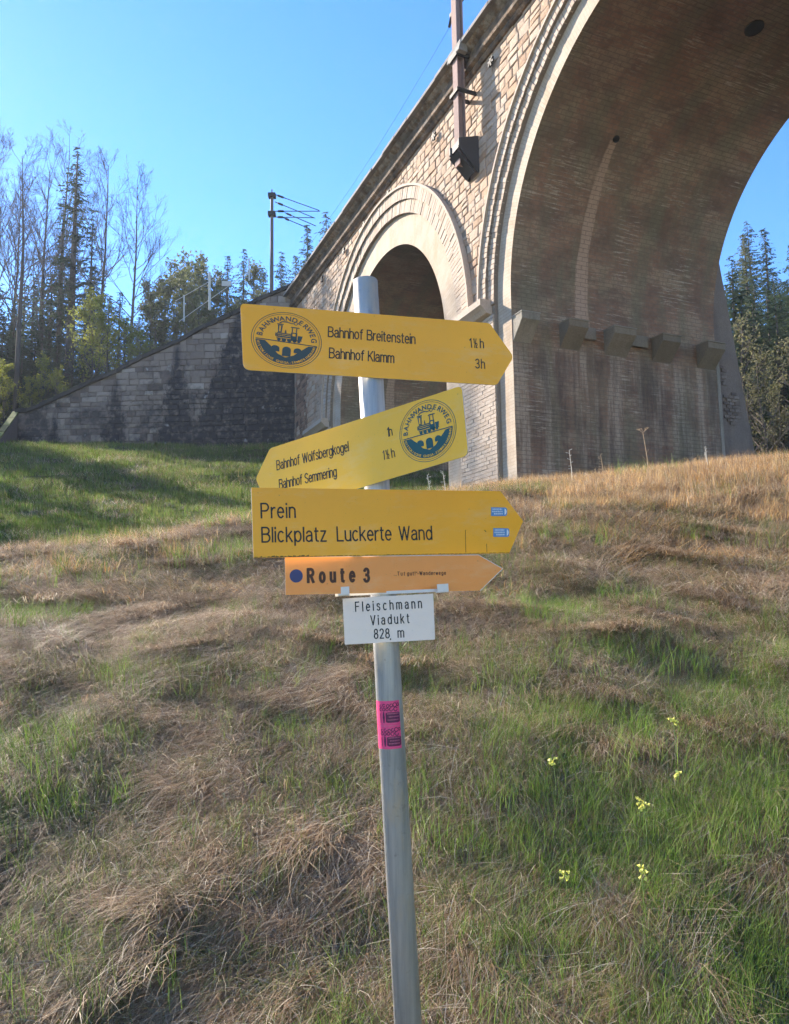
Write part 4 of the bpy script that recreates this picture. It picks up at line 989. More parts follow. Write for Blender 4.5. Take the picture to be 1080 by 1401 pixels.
class Sign:
    """plane touching the pole front; px -> local (u right, v up)"""
    def __init__(s, name, label, cat, yaw, roll, cpx, gap=.004, grp=None):
        yaw, roll = math.radians(yaw), math.radians(roll)
        u0 = np.array([math.cos(yaw), math.sin(yaw), 0]); n = np.array([math.sin(yaw), -math.cos(yaw), 0])  # towards camera
        up = np.array([0, 0, 1.])
        s.u = math.cos(roll) * u0 + math.sin(roll) * up; s.v = -math.sin(roll) * u0 + math.cos(roll) * up; s.n = n
        # pole axis point at this height
        r = ray(*cpx); z = r[2] / r[1] * 1.8; pa = polez(z); s.o = pa + n * (PR + gap)
        q = r * ((s.o @ n) / (r @ n)); s.o = q
        M_ = Matrix(((s.u[0], -n[0], s.v[0], s.o[0]), (s.u[1], -n[1], s.v[1], s.o[1]), (s.u[2], -n[2], s.v[2], s.o[2]), (0, 0, 0, 1)))
        s.e = empty(name, label, cat, grp, mw=M_)
    def uv(s, px, py):
        r = ray(px, py); q = r * ((s.o @ s.n) / (r @ s.n)) - s.o; return np.array([q @ s.u, q @ s.v])
    def plate(s, poly, mat, th=.0025, name='panel', edge=None):
        n = len(poly); V = [(x, 0, z) for x, z in poly] + [(x, th, z) for x, z in poly]
        tri = tessellate_polygon([[Vector((x, z, 0)) for x, z in poly]])
        F = [tuple(t_) for t_ in tri] + [tuple(i + n for i in t_)[::-1] for t_ in tri]; k = len(F); F += [(i, (i + 1) % n, (i + 1) % n + n, i + n) for i in range(n)]
        me = mesh(name, V, F, midx=[0] * len(tri) + [1] * (len(tri) + n)); me.materials.append(mat); me.materials.append(edge or alu)
        bm_fix(me); return link(name, me, None, s.e)
    def text(s, txt, p0, p1, capH, sx=.8, w=.12, name='lettering', mat=None, ref=None):
        """p0,p1: pixels of the left and right end of the baseline"""
        a, b_ = s.uv(*p0), s.uv(*p1); d = b_ - a; L = np.linalg.norm(d); ang = math.atan2(d[1], d[0])
        n = len(txt) - 1; gw = sum(GL[c][0] for c in txt) * sx
        gap = (L / capH - gw) / max(1, n)
        V, F, _ = text_mesh(txt, capH, sx, gap, w)
        ca, sa = math.cos(ang), math.sin(ang)
        V = [(a[0] + x * ca - z * sa, y, a[1] + x * sa + z * ca) for x, y, z in V]
        return link(name, mesh(name, V, F), mat or black, s.e)
    def flat(s, polys, mat, name, y=-.0005, parent=None):
        V, F = [], []
        for k, poly in enumerate(polys):
            n0 = len(V); V += [(x, y - .00003 * (k % 5), z) for x, z in poly]
            F += [tuple(n0 + i for i in t_) for t_ in tessellate_polygon([[Vector((x, z, 0)) for x, z in poly]])]
        return link(name, mesh(name, V, F), mat, parent or s.e)
def bm_fix(me):
    import bmesh
    bm = bmesh.new(); bm.from_mesh(me); bmesh.ops.recalc_face_normals(bm, faces=bm.faces); bm.to_mesh(me); bm.free()
def rounded(poly, rad):
    out = []; n = len(poly)
    for i, (p, r) in enumerate(zip(poly, rad)):
        p = np.array(p); a = np.array(poly[i - 1]) - p; b_ = np.array(poly[(i + 1) % n]) - p; a /= np.linalg.norm(a); b_ /= np.linalg.norm(b_)
        if r <= 0: out.append(tuple(p)); continue
        for k in range(7):
            t_ = k / 6; q0, q1 = p + a * r * (1 - t_), p + b_ * r * t_; out.append(tuple(q0 * (1 - t_) + q1 * t_))
    return out
FNT = None
def font_mesh(ch, size):
    cu = bpy.data.curves.new('t', 'FONT'); cu.body = ch; cu.size = size; cu.align_x = 'CENTER'; cu.resolution_u = 3; cu.offset = size * .022
    o = bpy.data.objects.new('t', cu); dg = bpy.context.evaluated_depsgraph_get(); me = bpy.data.meshes.new_from_object(o, depsgraph=dg)
    V = [tuple(v.co) for v in me.vertices]; F = [tuple(p.vertices) for p in me.polygons]; bpy.data.objects.remove(o); bpy.data.curves.remove(cu); bpy.data.meshes.remove(me); return V, F
def emblem(s, cpx, lpx, rpx, tpx_, bpx, ink, ang=0.):
    """oval emblem: centre, left, right, top, bottom pixels"""
    c = s.uv(*cpx); rx = np.linalg.norm(s.uv(*rpx) - s.uv(*lpx)) / 2; rz = np.linalg.norm(s.uv(*tpx_) - s.uv(*bpx)) / 2
    ca, sa = math.cos(ang), math.sin(ang)
    def T(x, z): return (c[0] + rx * x * ca - rz * z * sa, c[1] + rx * x * sa + rz * z * ca)
    em = empty('emblem'); em.parent = s.e
    def ringr(r, w, y, nm):
        V, F = [], []; ribbon(V, F, arc(0, 0, r, r, 0, 360, 60), w, y); V = [(T(x, z)[0], y_, T(x, z)[1]) for x, y_, z in V]; link(nm, mesh(nm, V, F), ink, em)
    ringr(.985, .018, -.0005, 'outer_ring'); ringr(.925, .012, -.0005, 'inner_ring')
    # valley: dark lower segment with hills, pale arches in front
    def arcp(r, a0, a1, n=24): return [(r * math.cos(math.radians(a)), r * math.sin(math.radians(a))) for a in np.linspace(a0, a1, n)]
    hill = arcp(.87, 186, 354, 30) + [(.87, -.10), (.62, -.13), (.40, -.34), (.22, -.52), (0, -.62), (-.22, -.52), (-.40, -.30), (-.60, -.10), (-.87, -.09)]
    s.flat([[T(*q) for q in hill]], ink, 'hills', -.0005, em)
    def aw(x0, x1, top, bot):
        w = (x1 - x0) / 2; cx_ = (x0 + x1) / 2; return [(x0, bot)] + [(cx_ - w * math.cos(PI * k / 8), top + w * .9 * math.sin(PI * k / 8)) for k in range(9)] + [(x1, bot + .0)]
    s.flat([[T(*q) for q in aw(-.42, -.18, -.34, -.44)], [T(*q) for q in aw(-.10, .14, -.34, -.575)], [T(*q) for q in aw(.22, .44, -.34, -.42)]], ink, 'arch_openings', -.00065, em)
    s.flat([[T(*q) for q in [(-.86, -.075), (.86, -.105), (.86, -.075), (-.86, -.045)]]], ink, 'track', -.0006, em)
    L = []
    L.append([(-.27, .08), (.12, .08), (.12, .24), (-.27, .24)]); L.append([(-.31, .10), (-.275, .10), (-.275, .22), (-.31, .22)])
    L.append([(-.24, .245), (-.14, .245), (-.12, .52), (-.26, .52)]); L.append([(-.28, .525), (-.10, .525), (-.10, .56), (-.28, .56)])
    L.append([(-.06, .245), (.0, .245), (-.02, .36), (-.04, .36)]); L.append([(.125, .0), (.30, .0), (.30, .30), (.125, .30)])
    L.append([(.14, .305), (.17, .305), (.17, .46), (.14, .46)]); L.append([(.26, .305), (.29, .305), (.29, .46), (.26, .46)]); L.append([(.10, .465), (.36, .465), (.34, .50), (.12, .50)])
    L.append([(.32, .02), (.42, .02), (.46, .20), (.32, .20)]); L.append([(-.27, .035), (.44, .02), (.44, .045), (-.27, .06)])
    L.append([(-.2, .57), (-.14, .62), (.02, .63), (.1, .60), (.18, .61), (.18, .635), (.1, .63), (.0, .67), (-.15, .655), (-.23, .59)])
    for cx_, r_ in ((-.20, .052), (-.06, .062), (.09, .062), (.24, .052), (.36, .045)): L.append([(cx_ + r_ * math.cos(a), .0 - .005 + r_ * math.sin(a)) for a in np.linspace(0, 2 * PI, 13)[:-1]])
    s.flat([[T(x - .02, z) for x, z in q] for q in L], ink, 'locomotive', -.00055, em)
    s.flat([[T(x - .02, z) for x, z in q] for q in ([(-.25, .13), (.10, .13), (.10, .145), (-.25, .145)], [(-.25, .185), (.10, .185), (.10, .20), (-.25, .20)], [(.17, .17), (.255, .17), (.255, .26), (.17, .26)], [(-.215, .28), (-.175, .28), (-.165, .49), (-.215, .49)])], s.sheet, 'locomotive_lines', -.0008, em)
    V, F = [], []; ribbon(V, F, arc(.22, .63, .05, .05, 0, 360, 14), .02, -.0006); link('smoke_ring', mesh('smoke_ring', [(T(x, z)[0], y, T(x, z)[1]) for x, y, z in V], F), ink, em)
    # lettering on the arc
    def arctext(txt, r, a0, a1, size, mat, nm, inv=False, y=-.0006):
        VV, FF = [], []
        for k, ch in enumerate(txt):
            if ch == ' ': continue
            a = math.radians(a0 + (a1 - a0) * k / (len(txt) - 1)); v, f = font_mesh(ch, size)
            n0 = len(VV)
            for x, z, _ in v:
                z2 = z - size * .36
                if not inv: px_, pz_ = math.cos(a) * (r + z2) + math.sin(a) * x, math.sin(a) * (r + z2) - math.cos(a) * x
                else: px_, pz_ = math.cos(a) * (r - z2) - math.sin(a) * x, math.sin(a) * (r - z2) + math.cos(a) * x
                q = T(px_, pz_); VV.append((q[0], y, q[1]))
            FF += [tuple(n0 + i for i in p) for p in f]
        link(nm, mesh(nm, VV, FF), mat, em)
    arctext('BAHNWANDERWEG', .775, 172, 8, .225, ink, 'lettering')
    arctext('HISTORISCHE GHEGA-SEMMERINGBAHN', .80, 192, 348, .105, s.sheet, 'small_lettering', True, -.0009)

G3 = 'yellow hiking arrow signs on the pole'
s1 = Sign('hiking_sign', 'topmost yellow arrow sign reading Bahnhof Breitenstein and Bahnhof Klamm, pointing right', 'sign', 13, -3.2, (505, 475), grp=G3); s1.sheet = yel
P_ = [s1.uv(*q) for q in ((329, 415), (670, 442), (703, 488), (680, 527), (333, 506))]
s1.plate(rounded(P_, (.012, .008, .012, .008, .018)), yel)
ch = lambda s, p, q: abs(np.linalg.norm(s.uv(*p) - s.uv(*q)))
h1 = ch(s1, (450, 448), (450, 461.3))
s1.text('Bahnhof Breitenstein', (449.5, 460.5), (568, 470.5), h1, .86, .115)
s1.text('Bahnhof Klamm', (451, 489.5), (539, 496.5), h1, .86, .115)
s1.text('1', (643.8, 475.4), (644.3, 475.4), h1 * .95, .7, .11); s1.text('½', (648.5, 475.5), (655, 475.8), h1 * .95, .62, .085); s1.text('h', (657.5, 476), (663, 476.3), h1 * .95, .86, .115)
s1.text('3', (651, 503.5), (656, 503.8), h1 * .95, .86, .115); s1.text('h', (659, 504), (664.5, 504.3), h1 * .95, .86, .115)
emblem(s1, (392.5, 465.5), (344, 462), (441.5, 470), (393, 427.5), (392, 504), inkA, -.02)
s2 = Sign('hiking_sign', 'tilted pale yellow arrow sign reading Bahnhof Wolfsbergkogel and Bahnhof Semmering, pointing left', 'sign', -33, 8.5, (508, 597), grp=G3); s2.sheet = yel2
P_ = [s2.uv(*q) for q in ((632, 527.5), (641, 623), (372, 704), (350, 655), (369.5, 613.5))]
s2.plate(rounded(P_, (.014, .016, .008, .01, .008)), yel2)
h2 = ch(s2, (380, 630), (380, 642.5))
s2.text('Bahnhof Wolfsbergkogel', (379.5, 643), (477.5, 617), h2, .8, .115)
s2.text('Bahnhof Semmering', (383, 669), (461, 651.5), h2, .8, .115)
h2b = ch(s2, (530, 584.5), (530, 596.5))
s2.text('1', (531, 597.5), (531.4, 597.4), h2b, .7, .11); s2.text('h', (533.5, 596.5), (538.5, 595), h2b, .86, .11)
s2.text('1', (525.2, 629), (525.6, 628.9), h2b, .7, .11); s2.text('½', (529.5, 628), (535, 626.4), h2b, .60, .085); s2.text('h', (537, 626), (542, 624.5), h2b, .86, .11)
emblem(s2, (585, 589.5), (546, 600), (623.5, 579), (583, 547), (587, 631.5), inkB, -.02)
s3 = Sign('hiking_sign', 'widest yellow arrow sign reading Prein and Blickplatz Luckerte Wand, pointing right', 'sign', 22, 2.6, (517, 715), grp=G3, gap=.010); s3.sheet = yel
P_ = [s3.uv(*q) for q in ((344, 667), (685, 672), (716, 713), (697, 757), (347, 763.5))]
s3.plate(P_, yel, .003)
h3 = ch(s3, (358, 689), (358, 708.5))
s3.text('Prein', (358, 708.5), (404, 708), h3, .95, .115)
s3.text('Blickplatz', (359, 741.5), (446, 740.3), h3, .95, .115); s3.text('Luckerte', (462, 740), (535.5, 738.8), h3, .95, .115); s3.text('Wand', (547, 738.7), (591, 738), h3, .95, .115)
blu = plain('blue_sticker', (.10, .26, .50), .4); pal = plain('pale_print', (.55, .62, .70), .5); wht = plain('white_print', (.72, .75, .78), .5)
for (x0, y0) in ((672, 694), (675, 722.5)):
    q = lambda x, y: s3.uv(x0 + x, y0 + y)
    o = s3.flat([rounded([q(0, 0), q(22, .5), q(22, 12), q(0, 12)], (.001, .007, .007, .001))], blu, 'route_sticker', -.0005)
    s3.flat([[q(18.4, 1.6), q(20.2, 2.8), q(21.2, 6), q(20.2, 9.4), q(18.4, 10.6)]], wht, 'sticker_edge', -.0008, o)
    bars = []
    for r_, (a_, b2) in enumerate(((2, 15), (1.5, 15.5), (4, 16))):
        x_ = a_
        while x_ < b2: w_ = random.uniform(.8, 2.2); bars.append([q(x_, 1.8 + r_ * 3.1), q(min(b2, x_ + w_), 1.9 + r_ * 3.1), q(min(b2, x_ + w_), 3.8 + r_ * 3.1), q(x_, 3.7 + r_ * 3.1)]); x_ += w_ + .5
    s3.flat(bars, pal, 'sticker_print', -.0007, o)
scr = plain('scratch', (.16, .10, .02), .7)
s3.flat([[s3.uv(*p) for p in ((636.6, 725), (637.2, 725), (637.8, 756), (637.2, 756))], [s3.uv(*p) for p in ((665.6, 744), (666.2, 744), (666.6, 755.5), (666, 755.5))], [s3.uv(*p) for p in ((662.5, 725), (663.6, 725), (665.6, 727.8), (664.8, 728.2))]], scr, 'scratches')
V = []
rr = random.Random(3); pl = [(347.5 + (350 * k / 60), 763.2 - 6.5 * k / 60) for k in range(61)]
s3.flat([[s3.uv(x, y - .2), s3.uv(x + 5.8, y - .3), s3.uv(x + 5.2, y - rr.uniform(.8, 3.2 if x < 420 else 1.4)), s3.uv(x + rr.uniform(0, 2), y - rr.uniform(.6, 2.6 if x < 420 else 1.2))] for x, y in pl[:-1]], scr, 'edge_grime')
s4 = Sign('route_sign', 'narrow orange arrow sign reading Route 3 with a blue dot, pointing right', 'sign', 17, 1.2, (523, 787), grp=None, gap=.006); s4.sheet = ora
P_ = [s4.uv(*q) for q in ((390, 762.5), (655, 759.5), (688, 778), (657, 808), (391, 814))]
s4.plate(P_, ora, .002)
h4 = ch(s4, (420, 779), (420, 796.5))
brn = plain('dark_brown_print', (.075, .028, .012), .55)
s4.text('Route', (422, 796.5), (485, 795), h4, .72, .23, mat=brn); s4.text('3', (499, 795.5), (507, 795.3), h4, .72, .23, mat=brn)
c = s4.uv(405.5, 788); r_ = ch(s4, (396.5, 788), (414.5, 788)) / 2
s4.flat([[(c[0] + r_ * math.cos(a), c[1] + r_ * math.sin(a)) for a in np.linspace(0, 2 * PI, 33)[:-1]]], plain('blue_dot_print', (.035, .045, .14), .5), 'blue_dot')
h4s = ch(s4, (545, 783.2), (545, 788))
s4.text('..Tut', (539.5, 787.3), (554, 787.1), h4s, .95, .17, mat=brn); s4.text('gut!', (557.5, 787), (568, 786.9), h4s, .95, .17, mat=brn); s4.text('-Wanderwege', (571.5, 786.8), (610, 786.2), h4s, .95, .17, mat=brn)
s4.flat([[s4.uv(569.2 + k, 782.4), s4.uv(569.9 + k, 782.4), s4.uv(569.6 + k, 784), s4.uv(569.1 + k, 784)] for k in (0, 1.2)], brn, 'quotation_mark')
# thin white cut edges of the orange sheet
for a_, b2 in (((390, 762.3), (655, 759.3)), ((655, 759.3), (688, 778)), ((688, 778), (657, 808.2))):
    p, q = s4.uv(*a_), s4.uv(*b2); d = (q - p) / np.linalg.norm(q - p); m_ = np.array([-d[1], d[0]]) * .0007
    s4.flat([[tuple(p - m_), tuple(q - m_), tuple(q + m_), tuple(p + m_)]], clipm, 'sheet_edge', -.0004)
s5 = Sign('name_plate', 'small white plate reading Fleischmann Viadukt 828 m under the orange sign', 'sign', 6, 2.6, (531, 848), grp=None, gap=.008); s5.sheet = whi
P_ = [s5.uv(*q) for q in ((469, 819), (593, 812), (595.5, 875), (472, 882))]
s5.plate(rounded(P_, (.002,) * 4), whi, .002)
h5 = ch(s5, (486, 824), (486, 836.5))
s5.text('Fleischmann', (487, 836.5), (577, 831.5), h5, .78, .125); s5.text('Viadukt', (508, 855), (560, 852), h5, .78, .125)
s5.text('828', (512.5, 873.6), (533, 872.6), h5, .78, .125); s5.text('m', (545, 872), (556, 871.5), h5, .9, .125)
c = s5.uv(534.5, 874.5); s5.flat([[(c[0] + .0018 * math.cos(a), c[1] + .0018 * math.sin(a)) for a in np.linspace(0, 2 * PI, 13)[:-1]]], black, 'screw')
# white holder bar and clips between orange sign and plate
holder = empty('plate_holder'); holder.parent = s5.e
b = MB(); a_, b2 = s5.uv(459, 814), s5.uv(601, 807.5); b.obox(((a_[0] + b2[0]) / 2, .006, (a_[1] + b2[1]) / 2), ((b2[0] - a_[0]) / 2, 0, (b2[1] - a_[1]) / 2), (0, .003, 0), (0, 0, .0035)); b.build('bar', clipm, holder)
for px, py in ((470, 808.5), (604.5, 804.5)):
    p = s5.uv(px, py); b = MB(); b.obox((p[0], -.016, p[1]), (.013, 0, 0), (0, .0015, 0), (0, 0, .009)); b.obox((p[0], -.004, p[1] - .009), (.013, 0, 0), (0, .012, 0), (0, 0, .0015)); b.build('clip', clipm, holder)
# clamp bands behind each sign
for s_, k in ((s1, .03), (s2, .03), (s3, .03), (s4, .012), (s5, .016)):
    for sg_ in (-1, 1):
        py0 = s_.o + s_.v * sg_ * k; zz = py0[2]; c_ = polez(zz)
        b = MB(); Mi = np.array(s_.e.matrix_world.inverted())
        loop = [c_ + (PR + .0015) * (math.cos(t2) * np.array([1., 0, 0]) + math.sin(t2) * np.array([0, 1., 0])) for t2 in np.linspace(0, 2 * PI, 25)]
        def loc_(p): return (Mi @ np.append(p, 1))[:3]
        V = []; F = []
        for p in loop: V += [loc_(p - pdir * .005), loc_(p + pdir * .005)]
        F = [(2 * i, 2 * i + 1, 2 * i + 3, 2 * i + 2) for i in range(24)]
        b.add(V, F); lo = loc_(c_); b.obox((lo[0], .5 * (lo[1] - PR) + .001 if lo[1] > PR else .004, lo[2]), (.022, 0, 0), (0, max(.0015, .5 * (lo[1] - PR) - .003), 0), (0, 0, .006)); b.build('clamp_band', alu, s_.e)
# pink sticker wrapped round the pole
pk = plain('pink_sticker', (.80, .07, .20), .45); pk2 = plain('sticker_ink', (.13, .015, .06), .5)
stk = empty('pink_sticker', 'bright pink paper stickers with dark ornaments wrapped round the middle of the pole', 'sticker', loc=tuple(polez(at(530, 992, 1.8)[2])))
so = np.array(stk.location)
ux = np.cross(pdir, np.array([0, -1., 0])); ux /= np.linalg.norm(ux); ux = -ux if ux[0] < 0 else ux; uy = np.cross(pdir, ux); uy = uy if uy[1] < 0 else -uy
def wrap(s_, h, r=PR + .0006): th = s_ / PR; return tuple(pdir * h + r * (math.sin(th) * ux + math.cos(th) * uy))
def hpx(py): return at(530, py, 1.77)[2] - so[2]
def wrapped(polys, mat, nm, r, parent):
    V, F = [], []
    for poly in polys:
        n0 = len(V); V += [wrap(x, z, r) for x, z in poly]; F += [tuple(n0 + i for i in t_) for t_ in tessellate_polygon([[Vector((x, z, 0)) for x, z in poly]])]
    return link(nm, mesh(nm, V, F), mat, parent)
S0, S1 = -.046, .024
for (ya, yb) in ((959, 993), (993.3, 1025)):
    h1_, h0 = hpx(ya), hpx(yb); n = 16
    V = [wrap(S0 + (S1 - S0) * i / n, h0 + .0 if k == 0 else h1_) for i in range(n + 1) for k in (0, 1)]
    sk = link('sticker', mesh('sticker', V, [(2 * i, 2 * i + 2, 2 * i + 3, 2 * i + 1) for i in range(n)]), pk, stk)
    H = h1_ - h0; V, F = [], []
    for r_, c_, zz in ((.0042, .012, .83), (.0042, .013, .66), (.003, .004, .82), (.0036, .003, .66), (.003, -.004, .80), (.003, -.006, .66), (.003, -.013, .82), (.003, -.014, .66), (.0028, .0195, .84), (.0026, -.021, .8), (.0026, -.022, .66)):
        vv, ff = [], []; ribbon(vv, ff, arc(c_, h0 + H * zz, r_, r_ * 1.05, random.uniform(0, 90), random.uniform(300, 420), 12), .0018, 0); n0 = len(V); V += [wrap(x, z, PR + .0010) for x, _, z in vv]; F += [tuple(n0 + i for i in q_) for q_ in ff]
    link('ornament', mesh('ornament', V, F), pk2, sk)
    nseg = 8; V = []; 
    for i in range(nseg + 1):
        x = -.010 + .033 * i / nseg; e_ = .002 if i in (0, nseg) else 0; V += [wrap(x, h0 + H * .12 + e_, PR + .0010), wrap(x, h0 + H * .54 - e_, PR + .0010)]
    link('label_block', mesh('label_block', V, [(2 * i, 2 * i + 2, 2 * i + 3, 2 * i + 1) for i in range(nseg)]), pk2, sk)
    lines = []
    for r2, zz in enumerate((.46, .335, .21)):
        x = -.006 + (.003 if r2 == 1 else 0)
        while x < .019: w_ = random.uniform(.0012, .003); lines.append([(x, h0 + H * zz), (x + w_, h0 + H * zz), (x + w_, h0 + H * (zz + .05)), (x, h0 + H * (zz + .05))]); x += w_ + .0008
    wrapped(lines, plain('pink_line_print', (.45, .10, .17), .5), 'line_print', PR + .0013, sk)
    wrapped([[(-.016, h0 + H * .12), (-.0135, h0 + H * .12), (-.012, h0 + H * .34), (-.0135, h0 + H * .56), (-.016, h0 + H * .56), (-.0175, h0 + H * .34)], [(-.024, h0 + H * .12), (-.022, h0 + H * .12), (-.022, h0 + H * .5), (-.024, h0 + H * .5)]], pk2, 'mark', PR + .0010, sk)

# ------------------------------------------------------------------ grass
def blades(n, rad, nc, sp, lmin, lmax, rise, lay, w, pal, seed, ns=4, ang=.6, wob=.12):
    """patch of ribbon blades in nc little clumps. rise = upward share, lay = how far they bend over towards -y (downslope)"""
    rn = np.random.default_rng(seed); pal = np.array(pal); rc = rad * np.sqrt(rn.random(nc)); ac = rn.uniform(0, 2 * PI, nc); ci_ = rn.integers(0, nc, n)
    root = np.stack([rc[ci_] * np.cos(ac[ci_]) + rn.normal(0, sp, n), rc[ci_] * np.sin(ac[ci_]) + rn.normal(0, sp, n), np.full(n, -.02)], 1)
    cl = rn.uniform(.7, 1.25, nc)[ci_]; ca_ = rn.normal(0, ang * .7, nc)[ci_]
    L = rn.uniform(lmin, lmax, n) * cl; a = ca_ + rn.normal(0, ang * .6, n)
    hor = np.stack([np.sin(a), -np.cos(a), np.zeros(n)], 1)
    flip = rn.random(n) < .12; hor[flip] *= -1
    side = np.stack([np.cos(a + rn.normal(0, .5, n)), np.sin(a), np.zeros(n)], 1); side /= np.linalg.norm(side, axis=1)[:, None]
    V = np.zeros((n, ns + 1, 2, 3)); p = root.copy()
    up0 = rise * rn.uniform(.6, 1.3, n); dirv = hor * (1 - up0[:, None]).clip(0) + np.array([0, 0, 1.]) * up0[:, None]
    for k in range(ns + 1):
        u = k / ns; wd = (w * rn.uniform(.6, 1.3, n) * (1 - u * .85) * .5)[:, None]
        V[:, k, 0] = p - side * wd; V[:, k, 1] = p + side * wd
        d = dirv / np.linalg.norm(dirv, axis=1)[:, None]; p = p + d * (L / ns)[:, None]
        dirv = d + hor * (lay * .5) - np.array([0, 0, 1.]) * (lay * .55) + rn.normal(0, wob, (n, 3))
        low = p[:, 2] < .004; p[low, 2] = rn.uniform(.004, .03, low.sum()); dirv[low, 2] = np.abs(dirv[low, 2]) * .3
    ci = rn.integers(0, len(pal), n); c = pal[ci] * rn.uniform(.75, 1.25, (n, 1))
    col = np.repeat(c[:, None, :], (ns + 1) * 2, 1).reshape(-1, 3)
    b0 = np.arange(n)[:, None] * (ns + 1) * 2 + np.arange(ns)[None] * 2
    Q = np.stack([b0, b0 + 1, b0 + 3, b0 + 2], -1).reshape(-1, 4)
    return quadmesh('blades', V.reshape(-1, 3), Q, col=np.clip(col, 0, 1))
DRY = [(.26, .18, .105), (.33, .24, .15), (.20, .13, .08), (.38, .30, .20), (.16, .105, .07), (.42, .36, .27), (.24, .16, .11)]
ORG = [(.62, .36, .14), (.70, .45, .19), (.52, .28, .11), (.72, .56, .28)]
GRN = [(.11, .20, .035), (.14, .24, .045), (.085, .15, .03), (.20, .29, .06), (.16, .22, .06)]
OLV = [(.13, .15, .04), (.18, .18, .06), (.25, .22, .10), (.10, .14, .03)]
def scatter(name, label, sources, pts, rots, scl, which):
    """one countless mass: instances of small tufts on points through geometry nodes"""
    for k, src in enumerate(sources):
        m_ = which == k
        if not m_.any(): continue
        if len(src.materials) == 0: src.materials.append(M['blade'])
        so_ = bpy.data.objects.new('tuft_source', src)
        me = bpy.data.meshes.new(name); n = int(m_.sum()); me.vertices.add(n); me.vertices.foreach_set('co', pts[m_].astype(np.float32).ravel())
        A = me.attributes.new('rot', 'FLOAT_VECTOR', 'POINT'); A.data.foreach_set('vector', rots[m_].astype(np.float32).ravel())
        A = me.attributes.new('scl', 'FLOAT', 'POINT'); A.data.foreach_set('value', scl[m_].astype(np.float32))
        o = link(name, me, None, None, kind='stuff', label=label)
        ng = bpy.data.node_groups.new(name, 'GeometryNodeTree')
        ng.interface.new_socket('Geometry', in_out='INPUT', socket_type='NodeSocketGeometry'); ng.interface.new_socket('Geometry', in_out='OUTPUT', socket_type='NodeSocketGeometry')
        N = ng.nodes; gi, go = N.new('NodeGroupInput'), N.new('NodeGroupOutput'); ip = N.new('GeometryNodeInstanceOnPoints'); oi = N.new('GeometryNodeObjectInfo')
        oi.inputs['Object'].default_value = so_; oi.inputs['As Instance'].default_value = True
        ar = N.new('GeometryNodeInputNamedAttribute'); ar.data_type = 'FLOAT_VECTOR'; ar.inputs[0].default_value = 'rot'
        as_ = N.new('GeometryNodeInputNamedAttribute'); as_.data_type = 'FLOAT'; as_.inputs[0].default_value = 'scl'
        e2 = N.new('FunctionNodeEulerToRotation'); l = ng.links.new
        l(gi.outputs[0], ip.inputs['Points']); l(oi.outputs['Geometry'], ip.inputs['Instance']); l(ar.outputs['Attribute'], e2.inputs[0]); l(e2.outputs[0], ip.inputs['Rotation'])
        l(as_.outputs['Attribute'], ip.inputs['Scale']); l(ip.outputs[0], go.inputs[0])
        md = o.modifiers.new('scatter', 'NODES'); md.node_group = ng
def frames(x, y, align=.75, jitter=.5):
    e = .06 + .01 * y; hx = (ground(x + e, y) - ground(x - e, y)) / (2 * e); hy = (ground(x, y + e) - ground(x, y - e)) / (2 * e)
    n = np.stack([-hx, -hy, np.ones_like(hx)], 1); n = n / np.linalg.norm(n, axis=1)[:, None]
    zz = n * align + np.array([0, 0, 1.]) * (1 - align); zz /= np.linalg.norm(zz, axis=1)[:, None]
    dn = np.stack([-hx - .30, -hy - .12, np.zeros_like(hx)], 1)     # downslope; matted grass combed slightly left
    j = RNG.normal(0, jitter, len(x)) + (fbm(x * 1.5, y * 1.5, 61, 3) - .5) * 1.5; c, s = np.cos(j), np.sin(j)
    dn = np.stack([dn[:, 0] * c - dn[:, 1] * s, dn[:, 0] * s + dn[:, 1] * c, dn[:, 2]], 1)
    dn = dn - zz * (dn * zz).sum(1)[:, None]; dn /= np.linalg.norm(dn, axis=1)[:, None]
    yy = -dn; xx = np.cross(yy, zz)
    R = np.stack([xx, yy, zz], 2)   # columns
    sy = np.hypot(R[:, 0, 0], R[:, 1, 0])
    return np.stack([np.arctan2(R[:, 2, 1], R[:, 2, 2]), np.arctan2(-R[:, 2, 0], sy), np.arctan2(R[:, 1, 0], R[:, 0, 0])], 1)
def wedge(n, y0, y1, power, left=.72, right=.72, m=.6):
    """points inside the fan the camera looks over, with some margin; density ~ y**-power"""
    u = RNG.random(n)
    e = 2 - power
    y = (y0 ** e + u * (y1 ** e - y0 ** e)) ** (1 / e) if abs(e) > 1e-6 else y0 * (y1 / y0) ** u
    x = RNG.uniform(-1, 1, n); x = np.where(x < 0, x * (left * y + m), x * (right * y + m)); return x, y
def visible_mask(x, y):
    """keep off the viaduct's own footprint"""
    a = (x - C0[0]) * AX[0] + (y - C0[1]) * AX[1]; o = (x - C0[0]) * NX[0] + (y - C0[1]) * NX[1]
    pier = (o < .3) & (o > -10) & (((a > -.1) & (a < 4.4)) | (a > 15.2) | ((a < -12.3) & (a > -16.8)))
    return ~pier & (y < 43.0)
DR0 = [(.36, .26, .165), (.43, .33, .23), (.25, .165, .10), (.52, .42, .30), (.16, .105, .065), (.62, .55, .44), (.30, .20, .125)]
dry = [blades(820, .30, 36, .045, .12, .32, .30, .42, .0030, DR0, 101, 4, .55), blades(780, .30, 40, .04, .10, .27, .42, .5, .0028, DR0, 102, 4, .7), blades(650, .26, 26, .04, .14, .38, .18, .22, .0026, DR0, 103, 4, .4, .09),
       blades(700, .22, 16, .035, .09, .26, .65, .62, .0028, DR0 + OLV, 104, 5, .8)]
drr = [blades(420, .28, 30, .04, .1, .24, .45, .35, .0036, DR0 + ORG, 105, 3, 1.2)]
